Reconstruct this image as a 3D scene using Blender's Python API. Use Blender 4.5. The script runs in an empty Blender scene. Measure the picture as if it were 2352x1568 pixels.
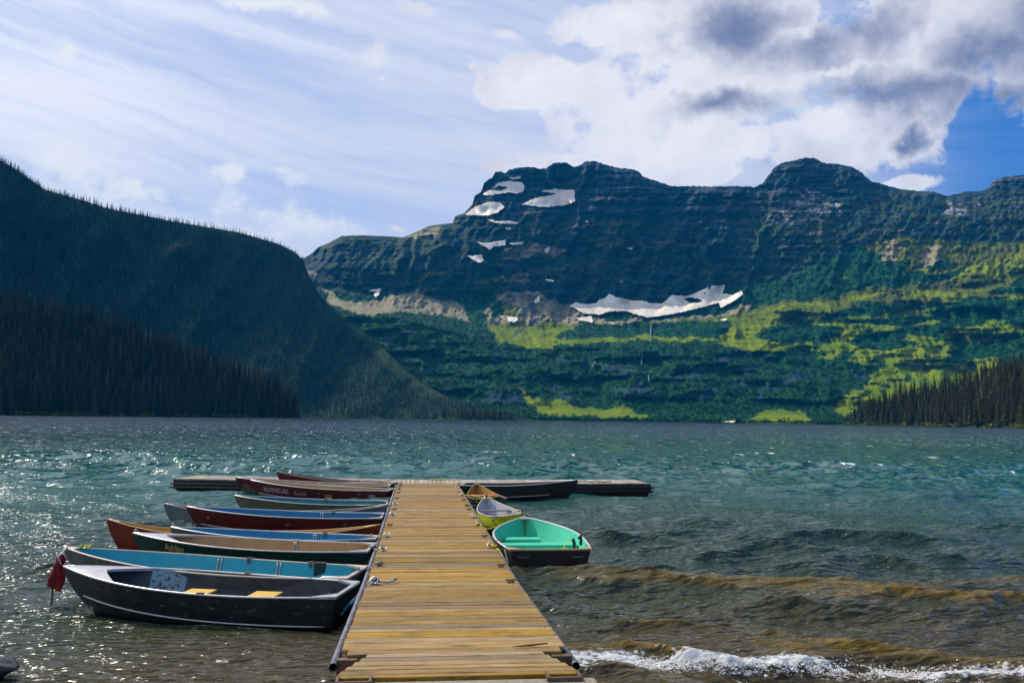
import bpy, bmesh, math, random
import numpy as np
from mathutils import Vector, Matrix
rnd = random.Random(7); rs = np.random.RandomState(11)
SC = bpy.context.scene; COL = SC.collection
# ------------------------------------------------------------------ camera
FPX, H0 = 1907.0, 2.62                      # focal length for a 2352 px wide picture, eye height above the lake
yv = np.array([960.-1176, -(959.-784), -FPX]); yv /= np.linalg.norm(yv)
hv = np.array([1, -.0127, 0.]); xv = hv-hv.dot(yv)*yv; xv /= np.linalg.norm(xv); zv = np.cross(xv, yv)
RW = np.array([xv, yv, zv])
cd = bpy.data.cameras.new('camera'); cam = bpy.data.objects.new('camera', cd); COL.objects.link(cam)
M = Matrix([list(RW[0])+[0], list(RW[1])+[0], list(RW[2])+[H0], [0, 0, 0, 1]]); cam.matrix_world = M
cd.sensor_width = 36; cd.lens = 36*FPX/2352; cd.clip_start = .1; cd.clip_end = 30000
SC.camera = cam
cyc = SC.cycles; cyc.caustics_reflective = False; cyc.caustics_refractive = False; cyc.sample_clamp_indirect = 4; cyc.sample_clamp_direct = 6; cyc.max_bounces = 5; cyc.glossy_bounces = 2; cyc.volume_bounces = 0; cyc.transmission_bounces = 0
def ray(px, py):
    px = np.asarray(px, float); py = np.asarray(py, float)
    c = np.stack([px-1176, -(py-784), np.full(px.shape, -FPX)], -1)
    return c@RW.T
def azel(px, py):
    d = ray(px, py); return float(np.degrees(np.arctan2(d[0], d[1]))), float(np.degrees(np.arctan2(d[2], np.hypot(d[0], d[1]))))
# ------------------------------------------------------------------ exposure, sun, sky
SC.view_settings.view_transform = 'Standard'; SC.view_settings.look = 'None'
SC.view_settings.gamma = 1; SC.view_settings.exposure = 0; SC.view_settings.use_curve_mapping = False
SUN_AZ, SUN_EL = -42.0, 43.0
sd = bpy.data.lights.new('sun', 'SUN'); sd.energy = 4.6; sd.angle = math.radians(.5); sd.color = (1, .93, .8)
sun = bpy.data.objects.new('sun', sd); COL.objects.link(sun)
sdir = Vector((math.sin(math.radians(SUN_AZ))*math.cos(math.radians(SUN_EL)), math.cos(math.radians(SUN_AZ))*math.cos(math.radians(SUN_EL)), math.sin(math.radians(SUN_EL))))
sun.rotation_euler = sdir.to_track_quat('Z', 'Y').to_euler(); sun.location = (0, 0, 50)

class G:                                     # small node-graph expression builder
    def __init__(s, tree): s.t = tree
    def node(s, typ, **kw):
        n = s.t.nodes.new(typ)
        for k, v in kw.items(): setattr(n, k, v)
        return n
    def put(s, sock, v):
        if isinstance(v, V): s.t.links.new(v.o, sock)
        elif isinstance(v, bpy.types.NodeSocket): s.t.links.new(v, sock)
        elif isinstance(v, (tuple, list)) and sock.type == 'RGBA' and len(v) == 3: sock.default_value = (*v, 1)
        else: sock.default_value = v
    def m(s, op, a, b=None, c=None, clamp=False):
        n = s.node('ShaderNodeMath', operation=op, use_clamp=clamp); s.put(n.inputs[0], a)
        if b is not None: s.put(n.inputs[1], b)
        if c is not None: s.put(n.inputs[2], c)
        return V(s, n.outputs[0])
    def sm(s, x, a, b, lo=0., hi=1.):
        n = s.node('ShaderNodeMapRange', interpolation_type='SMOOTHSTEP'); s.put(n.inputs[0], x)
        for i, v in enumerate((a, b, lo, hi)): s.put(n.inputs[i+1], v)
        return V(s, n.outputs[0])
    def lin(s, x, a, b, lo=0., hi=1.):
        n = s.node('ShaderNodeMapRange'); s.put(n.inputs[0], x)
        for i, v in enumerate((a, b, lo, hi)): s.put(n.inputs[i+1], v)
        return V(s, n.outputs[0])
    def noise(s, vec, scale, detail=4, rough=.55, dist=0., col=False):
        n = s.node('ShaderNodeTexNoise'); n.inputs['Scale'].default_value = scale; n.inputs['Detail'].default_value = detail
        n.inputs['Roughness'].default_value = rough; n.inputs['Distortion'].default_value = dist
        if vec is not None: s.put(n.inputs['Vector'], vec)
        return V(s, n.outputs[1 if col else 0])
    def xyz(s, a, b, c):
        n = s.node('ShaderNodeCombineXYZ'); s.put(n.inputs[0], a); s.put(n.inputs[1], b); s.put(n.inputs[2], c); return V(s, n.outputs[0])
    def sep(s, v):
        n = s.node('ShaderNodeSeparateXYZ'); s.put(n.inputs[0], v); return [V(s, o) for o in n.outputs]
    def scale(s, v, k):
        n = s.node('ShaderNodeMapping'); s.put(n.inputs[0], v); n.inputs['Scale'].default_value = k; return V(s, n.outputs[0])
    def vadd(s, a, b):
        n = s.node('ShaderNodeVectorMath', operation='ADD'); s.put(n.inputs[0], a); s.put(n.inputs[1], b); return V(s, n.outputs[0])
    def vmul(s, a, k):
        n = s.node('ShaderNodeVectorMath', operation='SCALE'); s.put(n.inputs[0], a); s.put(n.inputs[3], k); return V(s, n.outputs[0])
    def mix(s, f, a, b, blend='MIX'):
        n = s.node('ShaderNodeMix', data_type='RGBA', blend_type=blend); s.put(n.inputs[0], f); s.put(n.inputs[6], a); s.put(n.inputs[7], b); return V(s, n.outputs[2])
    def attr(s, name):
        n = s.node('ShaderNodeAttribute', attribute_name=name); return V(s, n.outputs['Fac'])
    def bump(s, h, dist, strength=1., normal=None):
        n = s.node('ShaderNodeBump'); s.put(n.inputs['Height'], h); n.inputs['Distance'].default_value = dist; s.put(n.inputs['Strength'], strength)
        if normal is not None: s.put(n.inputs['Normal'], normal)
        return V(s, n.outputs[0])
class V:
    def __init__(s, g, o): s.g = g; s.o = o
    def __add__(a, b): return a.g.m('ADD', a, b)
    __radd__ = __add__
    def __mul__(a, b): return a.g.m('MULTIPLY', a, b)
    __rmul__ = __mul__
    def __sub__(a, b): return a.g.m('SUBTRACT', a, b)
    def __rsub__(a, b): return a.g.m('SUBTRACT', b, a)
    def __truediv__(a, b): return a.g.m('DIVIDE', a, b)
    def max(a, b): return a.g.m('MAXIMUM', a, b)
    def min(a, b): return a.g.m('MINIMUM', a, b)
    def clamp(a): return a.g.m('ADD', a, 0., clamp=True)

world = bpy.data.worlds.new('World'); SC.world = world; world.use_nodes = True
wt = world.node_tree; wt.nodes.clear(); g = G(wt)
sky = g.node('ShaderNodeTexSky', sky_type='NISHITA'); sky.sun_disc = False
sky.sun_elevation = math.radians(SUN_EL); sky.sun_rotation = math.radians(SUN_AZ); sky.altitude = 1600; sky.air_density = 1.3; sky.dust_density = .4; sky.ozone_density = 3
tc = g.node('ShaderNodeTexCoord'); D = V(g, tc.outputs['Generated'])
dx, dy, dz = g.sep(D)
az = g.m('ARCTAN2', dx, dy)*57.2958; el = g.m('ARCSINE', dz)*57.2958
warp = g.noise(D, 5.0, 5, .6, col=True)
wv = g.vadd(D, g.vmul(warp, .05))
n1 = g.noise(wv, 9.0, 8, .58); n2 = g.noise(g.vadd(wv, (5.2, 1.3, 2.7)), 4.2, 7, .55)
wf = g.noise(wv, 24.0, 8, .62)
wsx, wsy, wsz = g.sep(g.noise(D, 6.5, 5, .6, col=True))
azw = az+(wsx-.5)*15.; elw = el+(wsy-.5)*9.
def blobs(lst, az=az, el=el):
    out = None
    for (px, py, rx, ry) in lst:
        a0, e0 = azel(px, py); a1, _ = azel(px+rx, py); _, e1 = azel(px, py-ry)
        qx = (az-a0)*(1/abs(a1-a0)); qy = (el-e0)*(1/abs(e1-e0))
        q = 1.0-g.m('SQRT', qx*qx+qy*qy)
        out = q if out is None else g.m('SMOOTH_MAX', out, q, .18)
    return out
big = blobs([(1290, 185, 210, 75), (1500, 310, 230, 170), (1740, 130, 430, 200), (2120, 110, 400, 210), (2420, 60, 380, 260), (1960, 300, 300, 115),
             (1480, 70, 270, 90), (1190, 215, 125, 45), (1320, 385, 190, 40), (1620, 395, 130, 40), (2080, 424, 95, 24), (1680, 335, 170, 62), (2330, 170, 160, 92), (1900, -200, 800, 260), (2560, -80, 300, 300)])
sml = blobs([(150, 118, 52, 40), (872, 140, 44, 50), (880, 185, 20, 30), (500, 392, 75, 28), (610, 390, 75, 30), (600, 8, 150, 34), (720, 35, 60, 26), (130, 395, 170, 62), (330, 440, 170, 40),
             (610, 490, 150, 42), (740, 525, 150, 42), (912, 534, 32, 12), (1090, 152, 22, 14), (1165, 75, 50, 18), (940, 15, 60, 22), (500, 545, 150, 40)], az+(wsx-.5)*5., el+(wsy-.5)*3.)
cumA = g.sm(big*1.0+(n1-.5)*2.0+(wf-.5)*1.3, .03, .30)
cumB = g.sm(sml*1.0+(n1-.5)*1.6+(wf-.5)*3.4, .05, .95)*.9
# scattered cumulus beyond the frame, so that the sky goes on in the same manner
off = g.sm(az, 48., 62.).max(g.sm(az, -34., -50.)).max(g.sm(el, 40., 52.))
cumC = g.sm(n2+(n1-.5)*.5, .53, .66)*off
cum = cumA.max(cumB).max(cumC)
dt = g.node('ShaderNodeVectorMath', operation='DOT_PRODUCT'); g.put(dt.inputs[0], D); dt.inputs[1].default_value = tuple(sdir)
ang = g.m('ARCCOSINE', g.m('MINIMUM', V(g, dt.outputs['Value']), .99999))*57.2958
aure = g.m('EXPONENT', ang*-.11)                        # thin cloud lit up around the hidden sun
# cirrus veil: streaks running down to the right
ca = az*1.0+el*.0; cb = el*1.0+az*.16+(n2-.5)*3.2
st = g.noise(g.xyz(az*.035, cb*.42, 0.), 1., 7, .6, .3); st2 = g.noise(g.xyz(az*.09, cb*1.2, 3.3), 1., 5, .6, .4)
veil = g.sm(st*.72+st2*.28, .30, .66)
glow = blobs([(60, 250, 560, 230), (150, 560, 900, 160)])
veil = (veil*.62+.20+g.sm(glow, 0., .9)*.38)*g.sm(az, 38., 25., .10, 1.)
veil = veil.clamp()
blue = g.mix(1., V(g, sky.outputs[0]), (.62, .98, 1.45), 'MULTIPLY')
lav = g.mix(g.sm(az, 14., 36.), (5.3, 6.2, 9.0), (.15, 1.75, 6.2))
base = g.mix(.80, blue, lav)
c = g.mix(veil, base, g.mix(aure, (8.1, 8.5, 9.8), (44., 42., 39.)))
# cumulus colour: bright towards the sun, grey where it is thick
thick = blobs([(1890, 135, 200, 62), (1680, 85, 130, 62), (2290, 110, 130, 70), (2080, 238, 270, 52), (1610, 275, 130, 32), (2090, 335, 50, 20), (2000, 100, 130, 50), (2280, 225, 120, 60), (2500, 80, 260, 200)], azw, elw)
brt = blobs([(1810, 105, 65, 24), (1920, 300, 190, 50), (1350, 250, 260, 130), (1480, 380, 200, 60), (1960, 185, 150, 22), (1450, 60, 200, 60)], azw, elw)
dark = g.sm(thick.max(-.7)*1.0+(n2-.5)*1.1+(n1-.5)*2.0+(wf-.5)*.8-brt.max(0.)*.7, -1.15, 1.15)
lit = g.mix(((wf-.5)*1.6+.35).clamp(), (10.3, 10.1, 10.5), (8.3, 8.3, 9.4))
ccol = g.mix(dark, lit, (2.0, 2.4, 4.1))
ccol = g.mix(g.sm(az, 0., -12.), ccol, (9.8, 10.0, 10.3))
c = g.mix(cum, c, ccol)
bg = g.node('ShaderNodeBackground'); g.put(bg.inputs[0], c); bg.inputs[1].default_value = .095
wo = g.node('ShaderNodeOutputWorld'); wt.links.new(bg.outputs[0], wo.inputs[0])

# ------------------------------------------------------------------ helpers
def tag(o, label=None, cat=None, group=None, kind=None):
    if label: o['label'] = label
    if cat: o['category'] = cat
    if group: o['group'] = group
    if kind: o['kind'] = kind
    return o
def empty(name, loc=(0, 0, 0), rz=0.):
    o = bpy.data.objects.new(name, None); COL.objects.link(o); o.location = loc; o.rotation_euler = (0, 0, rz); o.empty_display_size = .2; return o
class MB:
    def __init__(s): s.v = []; s.f = []; s.mi = []
    def add(s, vs, fs, mi=0):
        b = len(s.v); s.v += [tuple(map(float, v)) for v in vs]; s.f += [tuple(i+b for i in f) for f in fs]; s.mi += [mi]*len(fs); return s
    def box(s, x0, x1, y0, y1, z0, z1, mi=0, bev=0.):
        if bev <= 0:
            vs = [(x, y, z) for z in (z0, z1) for y in (y0, y1) for x in (x0, x1)]
            return s.add(vs, [(0, 2, 3, 1), (4, 5, 7, 6), (0, 1, 5, 4), (2, 6, 7, 3), (0, 4, 6, 2), (1, 3, 7, 5)], mi)
        b = bev; vs = []
        for z, e in ((z0, 0), (z1-b, 0), (z1, b)):
            vs += [(x0+e, y0+e, z), (x1-e, y0+e, z), (x1-e, y1-e, z), (x0+e, y1-e, z)]
        fs = [(3, 2, 1, 0), (8, 9, 10, 11)]
        for k in (0, 4):
            for i in range(4): j = (i+1) % 4; fs.append((k+i, k+j, k+4+j, k+4+i))
        return s.add(vs, fs, mi)
    def tube(s, pts, r, n=6, cap=True, mi=0, flat=1.):
        pts = [Vector(p) for p in pts]; N = len(pts); rr = r if isinstance(r, (list, tuple)) else [r]*N
        vs = []; up = Vector((0, 0, 1)); prev = None
        for i, p in enumerate(pts):
            t = (pts[min(i+1, N-1)]-pts[max(i-1, 0)]); t = t.normalized() if t.length > 1e-9 else Vector((1, 0, 0))
            u = prev if prev is not None else (up if abs(t.z) < .9 else Vector((1, 0, 0)))
            u = (u-t*u.dot(t)); u = u.normalized() if u.length > 1e-6 else t.orthogonal().normalized(); prev = u; w = t.cross(u)
            for k in range(n):
                a = 2*math.pi*k/n; vs.append(p+(w*math.cos(a)+u*math.sin(a)*flat)*rr[i])
        fs = [(i*n+k, i*n+(k+1) % n, (i+1)*n+(k+1) % n, (i+1)*n+k) for i in range(N-1) for k in range(n)]
        if cap: fs += [tuple(range(n-1, -1, -1)), tuple((N-1)*n+k for k in range(n))]
        return s.add(vs, fs, mi)
    def grid(s, P, mi=0, flip=False):
        R, C = len(P), len(P[0]); vs = [p for row in P for p in row]
        fs = [(i*C+j, i*C+j+1, (i+1)*C+j+1, (i+1)*C+j) for i in range(R-1) for j in range(C-1)]
        if flip: fs = [f[::-1] for f in fs]
        return s.add(vs, fs, mi)
    def build(s, name, mats, parent=None, smooth=False, loc=None, rot=None):
        me = bpy.data.meshes.new(name); me.from_pydata(s.v, [], s.f)
        mats = mats if isinstance(mats, (list, tuple)) else [mats]
        for m in mats: me.materials.append(m)
        if len(mats) > 1: me.polygons.foreach_set('material_index', s.mi)
        if smooth: me.polygons.foreach_set('use_smooth', [True]*len(s.f))
        me.update(); o = bpy.data.objects.new(name, me); COL.objects.link(o); o.parent = parent
        if loc: o.location = loc
        if rot: o.rotation_euler = rot
        return o
def mesh_np(name, verts, quads, mats, smooth=True, attrs=None, parent=None):
    me = bpy.data.meshes.new(name); n = len(verts); q = len(quads); k = quads.shape[1]
    me.vertices.add(n); me.vertices.foreach_set('co', np.asarray(verts, np.float32).ravel())
    me.loops.add(q*k); me.loops.foreach_set('vertex_index', np.asarray(quads, np.int32).ravel())
    me.polygons.add(q); me.polygons.foreach_set('loop_start', np.arange(0, q*k, k, dtype=np.int32)); me.polygons.foreach_set('loop_total', np.full(q, k, np.int32))
    me.polygons.foreach_set('use_smooth', np.full(q, smooth)); me.update(calc_edges=True)
    for m in mats: me.materials.append(m)
    for a, v in (attrs or {}).items():
        at = me.attributes.new(a, 'FLOAT', 'POINT'); at.data.foreach_set('value', np.asarray(v, np.float32))
    o = bpy.data.objects.new(name, me); COL.objects.link(o); o.parent = parent; return o
def grid_quads(R, C):
    i, j = np.meshgrid(np.arange(R-1), np.arange(C-1), indexing='ij'); a = (i*C+j).ravel()
    return np.stack([a, a+1, a+C+1, a+C], -1)
_tab = rs.rand(4096)
def vn(x, y, seed=0):                        # value noise, smooth
    xi = np.floor(x).astype(int); yi = np.floor(y).astype(int); fx = x-xi; fy = y-yi; fx = fx*fx*(3-2*fx); fy = fy*fy*(3-2*fy)
    def h(a, b): return _tab[((a*73856093) ^ (b*19349663) ^ (seed*83492791)) & 4095]
    return (h(xi, yi)*(1-fx)+h(xi+1, yi)*fx)*(1-fy)+(h(xi, yi+1)*(1-fx)+h(xi+1, yi+1)*fx)*fy
def fbm(x, y, o=5, seed=0, g_=.5):
    s = 0; a = 1; t = 0
    for k in range(o): s = s+a*vn(x*2**k+17.3*k, y*2**k+9.1*k, seed+k); t += a; a *= g_
    return s/t
def ridged(x, y, o=4, seed=0):
    s = 0; a = 1; t = 0
    for k in range(o): s = s+a*(1-np.abs(2*vn(x*2**k+5.7*k, y*2**k+3.3*k, seed+k)-1)); t += a; a *= .5
    return s/t
def inpoly(x, y, poly):
    r = np.zeros(x.shape, bool); n = len(poly)
    for i in range(n):
        x0, y0 = poly[i]; x1, y1 = poly[(i+1) % n]
        if y0 == y1: continue
        c_ = ((y0 > y) != (y1 > y)) & (x < (x1-x0)*(y-y0)/(y1-y0)+x0); r ^= c_
    return r

def mat(name, base, rough=.6, metal=0., var=None, vs=6., vmix=.5, stretch=(1, 1, 1), bump=0., bs=30., wear=None, ws=5., wlo=.55, whi=.62, spec=.5, coord='Object', rand=0.):
    m = bpy.data.materials.new(name); m.use_nodes = True; t = m.node_tree; g = G(t); b = t.nodes['Principled BSDF']
    tcn = g.node('ShaderNodeTexCoord'); co = V(g, tcn.outputs[coord])
    oi = g.node('ShaderNodeObjectInfo'); rv = V(g, oi.outputs['Random'])
    if rand > 0: co = g.vadd(co, g.xyz(rv*37., rv*91., rv*13.))
    co2 = g.scale(co, stretch)
    col = base
    if var is not None: col = g.mix(g.sm(g.noise(co2, vs, 6, .62), .5-vmix*.5, .5+vmix*.5), base, var)
    if wear is not None:
        w = g.sm(g.noise(co2, ws, 8, .7), wlo, whi); col = g.mix(w, col, wear)
    if rand > 0:
        h = g.node('ShaderNodeHueSaturation'); g.put(h.inputs['Color'], col if isinstance(col, V) else (*col, 1)); g.put(h.inputs['Value'], rv*rand+(1-rand*.5)); col = V(g, h.outputs[0])
    g.put(b.inputs['Base Color'], col if isinstance(col, V) else (*col, 1))
    b.inputs['Roughness'].default_value = rough; b.inputs['Metallic'].default_value = metal; b.inputs['Specular IOR Level'].default_value = spec
    if bump > 0: g.put(b.inputs['Normal'], g.bump(g.noise(co2, bs, 5, .6), bump))
    return m

# ------------------------------------------------------------------ terrain
def interp(xs, tab): return np.interp(xs, [p[0] for p in tab], [p[1] for p in tab])
SKY_MAIN = [(300, 600), (500, 598), (698, 592), (715, 583), (730, 568), (755, 558), (785, 542), (830, 540), (880, 542), (925, 545), (955, 533), (985, 519), (1015, 515), (1040, 512), (1045, 497), (1065, 490), (1085, 470), (1090, 450), (1105, 440), (1112, 420), (1130, 408), (1137, 395), (1150, 393), (1160, 400), (1166, 392), (1190, 385), (1225, 383), (1240, 388), (1255, 386), (1268, 377), (1275, 373), (1300, 374), (1318, 383), (1330, 381), (1345, 371), (1360, 369), (1375, 373), (1395, 380), (1425, 386), (1455, 389), (1470, 396), (1475, 404), (1500, 413), (1540, 427), (1600, 428), (1700, 428), (1735, 430), (1752, 421), (1765, 402), (1775, 390), (1785, 379), (1805, 372), (1850, 362), (1870, 363), (1893, 374), (1925, 377), (1955, 382), (1978, 395), (2000, 416), (2060, 432), (2100, 438), (2140, 440), (2175, 450), (2220, 440), (2250, 440), (2272, 430), (2280, 417), (2300, 407), (2352, 402), (2500, 380), (3000, 420)]
KX = [300, 500, 700, 850, 950, 1050, 1120, 1200, 1300, 1400, 1500, 1600, 1700, 1800, 1900, 2000, 2100, 2200, 2352, 3000]
LN = [  # (image height of each break of slope at KX, its distance in metres)
    ([948, 948, 940, 938, 938, 938, 938, 936, 940, 944, 950, 950, 950, 950, 952, 950, 940, 935, 925, 920], 1950),
    ([760, 745, 720, 725, 738, 768, 785, 800, 800, 800, 800, 790, 800, 812, 815, 830, 850, 856, 800, 790], 2480),
    ([720, 700, 690, 704, 716, 735, 742, 745, 750, 750, 748, 744, 736, 700, 690, 690, 678, 656, 620, 600], 2900),
    ([680, 660, 652, 676, 672, 690, 690, 690, 694, 698, 702, 686, 655, 640, 590, 560, 541, 549, 560, 560], 3200),
    ([650, 640, 625, 610, 590, 570, 565, 572, 576, 574, 574, 578, 570, 545, 528, 508, 500, 500, 495, 500], 3290)]
RSH = 1680.
def main_r(px, py, smooth=False):
    px = np.asarray(px, float); py = np.asarray(py, float)
    wob = (fbm(px/60, py/300, 4, 3)-.5)*16
    top = interp(px, SKY_MAIN); sh = 962.5+(px-1150)*.0124
    ys = [sh]+[np.interp(px, KX, l[0])+wob*(1 if i else .2) for i, l in enumerate(LN)]+[top]
    rr = [RSH]+[l[1] for l in LN]+[3520.]
    for i in range(len(ys)-2, 0, -1): ys[i] = np.maximum(ys[i], ys[i+1]+1.)
    r = np.full(px.shape, float(RSH))
    for i in range(len(ys)-1):
        t = np.clip((ys[i]-py)/np.maximum(ys[i]-ys[i+1], 1e-3), 0, 1)
        r = r+(rr[i+1]-rr[i])*t
    r0 = r.copy()
    steep = np.clip((ys[3]+10-py)/30, 0, 1); low = np.clip((ys[1]+5-py)/40, 0, 1)
    gul = (ridged(px/46+(py-600)/160+fbm(px/70, py/45, 3, 23)*1.6, py/150, 5, 21)-.55)*(1-.55*np.clip((px-1650)/150, 0, 1))
    gulL = ridged(px/58-(py-900)/110, py/190, 4, 31)-.55
    strat = (fbm(px/160, py/7.5, 3, 41)-.5)
    strat2 = (fbm(px/60, py/3.2, 2, 47)-.5)
    rough = (fbm(px/9, py/9, 4, 51)-.5)
    edge = np.clip((py-top)/14, 0, 1)
    r = r+steep*edge*(gul*-190+(strat*62+strat2*14)*(1-.5*np.clip((px-1750)/200, 0, 1))*np.clip((560-py)/200+.5, .5, 1.2)+rough*60)+(1-steep)*low*(gulL*-150+rough*24+strat*16+(fbm(px/150, py/26, 3, 66)-.5)*190+(fbm(px/26, py/20, 3, 61)-.5)*80)
    if smooth: return r0
    bas = np.exp(-((px-1210)/130)**2-((py-430)/50)**2)*160 + np.exp(-((px-880)/160)**2-((py-700)/40)**2)*60
    return np.maximum(r+bas*edge*0.6, RSH-5)
def pos(px, py, r):
    d = ray(px, py); k = np.asarray(r)/np.hypot(d[..., 0], d[..., 1]); p = d*k[..., None]; p[..., 2] += H0; return p
MEADOW = [[(1120, 745), (1250, 737), (1350, 748), (1500, 740), (1700, 722), (1790, 690), (1920, 684), (2010, 660), (2130, 650), (2352, 612), (2500, 600), (2500, 622), (2352, 640), (2200, 690), (2080, 700), (1990, 690), (1930, 704), (1900, 725), (1870, 738), (1810, 748), (1760, 756), (1745, 775), (1800, 790), (1880, 785), (1920, 778), (1975, 800), (2050, 800), (2110, 790), (2150, 770), (2130, 820), (2150, 850), (2200, 835), (2290, 815), (2300, 870), (2200, 885), (2100, 905), (2000, 935), (1930, 965), (1905, 940), (1990, 880), (2040, 840), (1980, 815), (1950, 815), (1850, 805), (1760, 812), (1700, 800), (1620, 787), (1480, 782), (1300, 795), (1200, 800), (1130, 780)],
          [(1195, 895), (1250, 915), (1330, 930), (1450, 940), (1510, 958), (1400, 957), (1240, 952), (1210, 925)],
          [(1990, 562), (2100, 541), (2180, 550), (2352, 556), (2500, 550), (2500, 600), (2352, 600), (2250, 622), (2150, 606), (2050, 602)],
          [(2180, 640), (2352, 590), (2352, 625), (2230, 665)], [(2270, 760), (2352, 745), (2352, 765), (2290, 775)], [(1700, 960), (1800, 935), (1850, 950), (1880, 972), (1700, 972)],
          [(1070, 640), (1180, 640), (1160, 650), (1080, 652)], [(960, 625), (1040, 620), (1030, 640), (950, 650)], [(1130, 690), (1190, 700), (1200, 735), (1140, 725)]]
FOREST = [[(1330, 748), (1420, 742), (1460, 748), (1490, 745), (1540, 742), (1680, 738), (1678, 765), (1600, 778), (1500, 774), (1380, 776), (1280, 778)], [(1755, 754), (1800, 744), (1900, 742), (1960, 752), (1960, 766), (1890, 786), (1800, 782), (1760, 765)],
          [(1890, 720), (2060, 725), (2100, 745), (2040, 780), (1980, 775), (1950, 750), (1900, 745)], [(1060, 700), (1120, 640), (1160, 700), (1170, 730), (1090, 728)]]
TALUS = [[(700, 625), (760, 640), (780, 655), (730, 655)], [(735, 668), (800, 690), (860, 690), (930, 676), (960, 668), (1020, 690), (1060, 706), (1075, 738), (1000, 722), (850, 722), (790, 718)],
         [(1140, 676), (1170, 665), (1240, 668), (1300, 705), (1400, 735), (1500, 735), (1650, 720), (1720, 690), (1760, 722), (1700, 738), (1500, 748), (1250, 742), (1130, 746), (1110, 720)],
         [(925, 545), (985, 524), (1010, 522), (1000, 540), (960, 546)], [(1150, 578), (1200, 555), (1260, 565), (1310, 580), (1250, 592), (1160, 592)], [(1150, 640), (1200, 632), (1220, 650), (1180, 655)],
         [(2040, 560), (2080, 556), (2060, 600), (2030, 598)], [(2140, 560), (2170, 570), (2140, 612), (2100, 608)], [(1830, 722), (1900, 700), (1870, 730)], [(1195, 888), (1205, 888), (1240, 925), (1230, 925)],
         [(1205, 480), (1235, 470), (1230, 490), (1212, 492)]]
GULLY = [[(1232, 688), (1242, 690), (1226, 735), (1200, 762), (1180, 775), (1215, 728)]]
PALE = [[(1750, 520), (1790, 470), (1850, 440), (1920, 455), (1940, 500), (1880, 515)], [(2170, 465), (2260, 470), (2230, 500), (2150, 495)]]
def masks(px, py):
    wx = px+(fbm(px/42, py/24, 3, 71)-.5)*50+(fbm(px/9, py/7, 3, 72)-.5)*16; wy = py+(fbm(px/42, py/24, 3, 75)-.5)*22+(fbm(px/9, py/6, 3, 76)-.5)*10
    def un(L): 
        r = np.zeros(px.shape, bool)
        for p in L: r |= inpoly(wx, wy, p)
        return r
    y2 = np.interp(px, KX, LN[1][0]); y3 = np.interp(px, KX, LN[2][0]); y4 = np.interp(px, KX, LN[3][0])
    n = fbm(px/80+py/90, py/20, 4, 81)
    rock = py < y4+(fbm(px/25, py/25, 4, 85)-.5)*24
    right = np.clip((px-1700)/120, 0, 1)
    grass = un(MEADOW); forest = (~rock) & (~grass); talus = un(TALUS) & ~(grass & (py > 640))
    forest = forest | un(FOREST); grass &= ~forest; forest &= ~talus
    gl = (~rock) & (px > 1680) & (n > .63) & (py < y2+10) & (py > y4+30); grass |= gl; forest &= ~gl
    n5 = fbm(px/40, py/5.0, 4, 91)
    ledge = rock & (n5 > .55) & (py > np.interp(px, KX, LN[4][0])-70)
    ledge |= rock & (px < 1100) & (n5 > .42)
    ledge |= rock & (px > 1720) & (n5 > .50) & (py > 470)
    cliff = forest & (py > y2+20) & (fbm(px/34, py/16, 4, 95) > .66) & (py < 925)
    d = {}
    tot = np.zeros(px.shape)
    d['talus'] = talus.astype(float); d['grass'] = np.where(talus, 0, grass).astype(float)
    d['forest'] = np.where(talus | grass, 0, forest & ~cliff).astype(float)
    d['ledge'] = np.where(talus, 0, ledge).astype(float); d['pale'] = un(PALE).astype(float); d['gully'] = un(GULLY).astype(float)
    return d
def terrain_mat(name):
    m = bpy.data.materials.new(name); m.use_nodes = True; t = m.node_tree; g = G(t); b = t.nodes['Principled BSDF']
    geo = g.node('ShaderNodeNewGeometry'); P = V(g, geo.outputs['Position'])
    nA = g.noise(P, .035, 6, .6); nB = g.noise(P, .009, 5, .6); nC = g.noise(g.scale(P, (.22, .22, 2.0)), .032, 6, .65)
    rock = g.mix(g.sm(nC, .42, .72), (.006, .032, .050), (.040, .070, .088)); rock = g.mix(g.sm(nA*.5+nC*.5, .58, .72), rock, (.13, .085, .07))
    P3 = g.sep(P)[2]; rock = g.mix(g.sm(g.noise(g.scale(P, (.1, .1, 3.)), .03, 4, .7), .56, .64)*g.sm(P3, 480., 760.)*.85, rock, (.24, .15, .115)); rock = g.mix(g.attr('pale')*g.sm(nA, .42, .6), rock, (.36, .34, .36))  # warm bands high up: reddish strata, with sunlit ledges painted into the rock colour
    tal = g.mix(g.sm(nA, .35, .65), (.34, .27, .19), (.19, .19, .07))
    grs = g.mix(g.sm(nB, .35, .65), (.19, .23, .002), (.10, .175, .002)); grs = g.mix(g.sm(nA, .5, .75), grs, (.04, .075, .008))
    grs = g.mix(g.sm(nB, .36, .54)*g.sm(g.sep(P)[2], 280., 400.)*.9, grs, (.065, .078, .014)); frs = g.mix(g.sm(nA, .35, .7), (.003, .040, .026), (.014, .098, .022))
    led = g.mix(g.sm(nA, .4, .65), (.018, .05, .016), (.07, .085, .02))
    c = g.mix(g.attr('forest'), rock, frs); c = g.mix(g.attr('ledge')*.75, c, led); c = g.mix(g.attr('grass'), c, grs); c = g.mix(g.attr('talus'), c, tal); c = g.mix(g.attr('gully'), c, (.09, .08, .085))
    g.put(b.inputs['Base Color'], c); b.inputs['Roughness'].default_value = .95; b.inputs['Specular IOR Level'].default_value = .1
    g.put(b.inputs['Normal'], g.bump(nA, 14., .8)); return m
M_TER = terrain_mat('mountain_ground')
nx, ny = 980, 300
cx = np.concatenate([np.linspace(300, 2420, 900), np.linspace(2430, 3000, 80)])
tt = np.linspace(0, 1, ny)
topx = interp(cx, SKY_MAIN); shx = 962.5+(cx-1150)*.0124
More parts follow.
